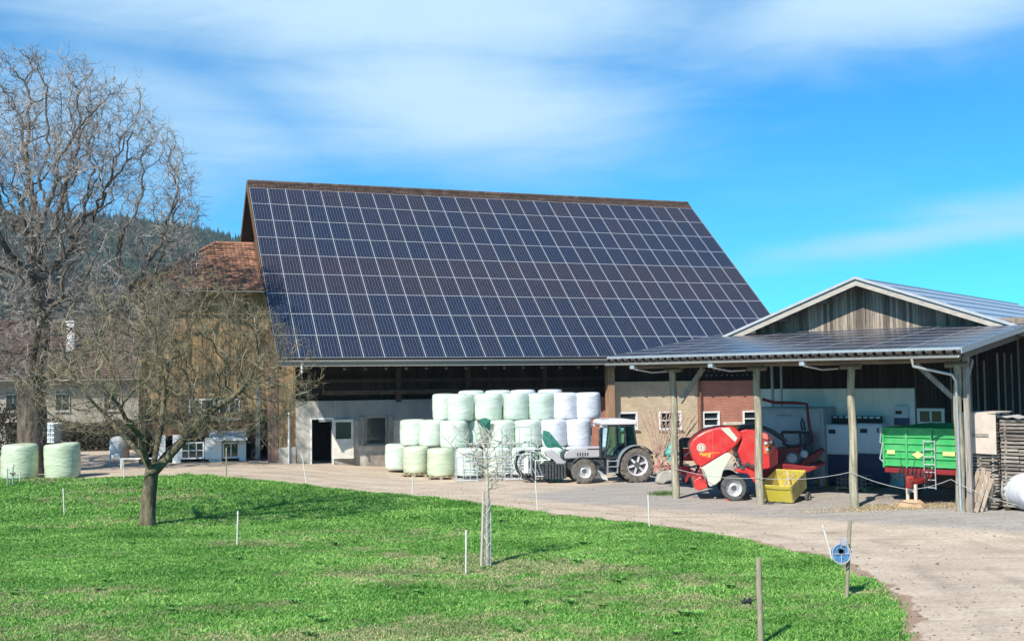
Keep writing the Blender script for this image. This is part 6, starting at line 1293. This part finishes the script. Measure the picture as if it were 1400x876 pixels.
for x, y, x2, y2, rad, lb in ((1157,818,1162,711,.04,'weathered wooden fence post carrying the blue reel'),(1040,884,1037,762,.05,'thick round wooden fence post at the bottom of the lawn with a black insulator')):
    p = G(x, y); t = W(x2, y2, p.y); v = t-p; m_ = MB(); m_.tube([Vector((0,0,-.08)), v*.35+Vector((.004,0,0)), v*.7-Vector((.003,0,0)), v], [rad, rad*.97, rad*1.02, rad*.95], 10)
    o = m_.build('fence_post', m_wdpost, smooth=50); o.location = p; tag(o, lb, 'post', 'posts of the field fence')
    if x < 1100:
        c_ = W(1022, 821, p.y); e_ = W(1037, 818, p.y); m_ = MB(); m_.tube([c_, e_], .012, 6); m_.lathe([(.0,-.06),(.05,-.06),(.055,-.03),(.03,-.02),(.03,.02),(.055,.03),(.05,.06),(0,.06)], 16, 'x', c_+Vector((-.0,0,0))); m_.tube([c_-Vector((.1,0,.02)), c_], .03, 8); o = m_.build('insulator', m_blk, smooth=40); tag(o, 'black reel-shaped insulator sticking out left of the thick round post', 'insulator')
    else:
        c_ = W(1149, 756, p.y-.1); t2 = thing('fence_reel', 'blue and white fence tape reel hung on the wooden post', 'reel', c_); d_r = .13
        m_ = MB(); m_.lathe([(0,-.06),(.17,-.06),(.17,-.05),(.11,-.04),(.11,.04),(.17,.05),(.17,.06),(0,.06)], 28, 'y'); m_.build('spool', M('blue_tape', (.07,.20,.38), rough=.4, var=.6, scale=22), t2, smooth=35)
        m_ = MB(); m_.tube([(.18*math.cos(a), -.07, .18*math.sin(a)*1.1) for a in np.linspace(0,2*PI,26)], .014, 6); m_.tube([(0,-.07,-.19),(0,-.07,.19)], .01, 6); m_.tube([(-.18,-.07,0),(.18,-.07,0)], .01, 6); m_.tube([(-.1,-.07,.3),(.12,-.07,.3),(.14,-.07,0)], .012, 6); m_.lathe([(0,-.1),(.055,-.1),(.06,-.04),(0,-.04)], 14, 'y', (.04,0,.22)); m_.build('frame', M('pale_grey_plastic', (.36,.38,.42)), t2, smooth=50)
        m_ = MB(); m_.box(-.05,.05,-.09,-.062,.02,.09); m_.lathe([(0,-.09),(.05,-.09),(.05,-.06),(0,-.06)],12,'y',(-.02,0,.06)); m_.build('hub', m_blk, t2)
        m_ = MB(); m_.tube([(.1,0,.02),(.24,.08,.02)], .02, 6); m_.build('hook', m_blk, t2)

# ------------------------------------------------------------------ water valve, chair, bench, container left
q = G(10, 664); t = thing('water_valve', 'grey standpipe with a tap in front of the leftmost wrapped bale', 'standpipe', q); m_ = MB(); m_.tube([(0,0,-.05),(0,0,.72)], .028, 8); m_.tube([(0,0,.7),(.2,0,.62)], .025, 8); m_.tube([(.22,0,.02),(.22,0,.75)], .03, 8); m_.build('pipe', m_zinc, t, smooth=50); m_ = MB(); m_.tube([(.1,-.02,.5),(.33,-.02,.5)], .03, 8); m_.lathe([(.0,0),(.07,0),(.07,.03),(0,.03)], 12, 'z', (.22,0,.42)); m_.tube([(.24,0,.75),(.26,0,.86)], .015, 6); m_.build('tap', m_eng, t)
q = G(27, 660); m_ = MB(); m_.tube([(0,0,-.05),(.0,0,.5)], .022, 8); o = m_.build('fence_post', m_wpost); o.location = q; tag(o, 'short pale peg in front of the leftmost wrapped bale', 'post', 'posts of the field fence')
q = G(157, 632); t = thing('garden_chair', 'white garden chair in front of the far dark hedge', 'chair', q, R(15)); m_ = MB()
m_.cbox(-.25,.25,-.22,.25,.40,.45,.02); m_.build('seat', m_white, t); m_ = MB(); m_.cbox(-.25,.25,.25,.30,.42,.95,.02); m_.build('backrest', m_white, t); m_ = MB(); m_.box(-.3,-.25,-.2,.25,.6,.65); m_.box(.25,.3,-.2,.25,.6,.65); m_.build('armrests', m_white, t)
for x in (-.24,.2):
    for y in (-.22,.22): m_ = MB(); m_.box(x,x+.05,y,y+.05,0,.41); m_.build('leg', m_white, t)
q = G(150, 629); t = thing('stacked_drum', 'pale round-topped drum standing behind the white garden chair', 'drum', (q.x, q.y+1.4, q.z)); m_ = MB(); m_.lathe([(.0,0),(.5,0),(.5,.9),(.42,1.1),(.2,1.18),(0,1.18)], 20); m_.build('body', M('pale_grey_drum', (.5,.52,.5), var=.1), t, smooth=40); m_ = MB(); m_.lathe([(.52,.5),(.52,.56)], 20); m_.build('hoop', m_zinc, t)
q = G(186, 640); t = thing('bench', 'low pale bench at the far edge of the lane left of the fruit tree', 'bench', q, R(3)); m_ = MB(); m_.box(-.7,.9,-.15,.2,.44,.48); m_.build('seat', m_white, t)
for x in (-.68,.82): m_ = MB(); m_.box(x,x+.05,-.13,.18,0,.438); m_.build('leg', m_white, t)
q = at(66, 60); t = thing('water_tank', 'bluish caged water container right behind the big tree trunk', 'container', (q.x, 60, q.z+.7), 0); m_ = MB(); m_.cbox(-.5,.5,-.5,.5,.15,1.15,.06); m_.build('tank', M('translucent_tank', (.40,.50,.58), rough=.4), t); m_ = MB()
for z in (.15,.4,.65,.9,1.15):
    m_.tube([(-.53,-.53,z),(.53,-.53,z),(.53,.53,z),(-.53,.53,z),(-.53,-.53,z)], .015, 5)
for k in range(6): x = -.53+k*.212; m_.tube([(x,-.53,.12),(x,-.53,1.18)], .013, 5)
m_.build('cage', m_zinc, t); 
t2 = MB(); t2.cbox(-.6,.6,-.6,.6,0,.69,.02); o = t2.build('concrete_block', m_concrete); o.location = (q.x, 60, q.z+.01); tag(o, 'concrete block under the bluish water container', 'block')
# dark hedges and shrubs in front of the farmhouse
m_hed = M('hedge_leaves', (.04,.038,.025), var=.5, island=.5, scale=2)
def shrub(label, cx, cy, rx, ry, h, n, mat=m_hed):
    t = thing('hedge_shrub', label, 'shrub', (cx, cy, gz(cx, cy)), group='dark shrubs before the farmhouse'); m_ = MB()
    for _ in range(n):
        a = random.uniform(0,2*PI); e = random.uniform(0,1)**.4; z = h*random.uniform(.03,1)*(1-.3*e); s = random.uniform(.08,.2); c = Vector((rx*e*math.cos(a), ry*e*math.sin(a), z))
        v1 = Vector((random.gauss(0,1),random.gauss(0,1),random.gauss(0,1))).normalized()*s; v2 = Vector((random.gauss(0,1),random.gauss(0,1),random.gauss(0,1))).normalized()*s; m_.add([c, c+v1, c+v1*.5+v2], [(0,1,2)])
    m_.build('foliage', mat, t); m_ = MB()
    for k in range(7): a = random.uniform(0,2*PI); m_.tube([(0.05*k,0,-.1),(rx*.5*math.cos(a),ry*.5*math.sin(a),h*.8)], .03, 4)
    m_.build('stems', m_dark, t)
for px, Y, rx, h, lb in ((118,66,2.4,1.7,'low dark shrub at the lane edge right of the second wrapped bale'),(-20,62,2.8,3.4,'tall dark shrub at the far left behind the big trunk'),(196,67,1.7,1.5,'dark shrub behind the bench by the fruit tree'),(60,68,2.2,2.2,'dark shrub behind the caged water container'),(155,70,2.3,1.9,'dark shrub behind the white garden chair')):
    q = at(px, Y); shrub(lb, q.x, Y, rx, 1.2, h, int(1500*rx))
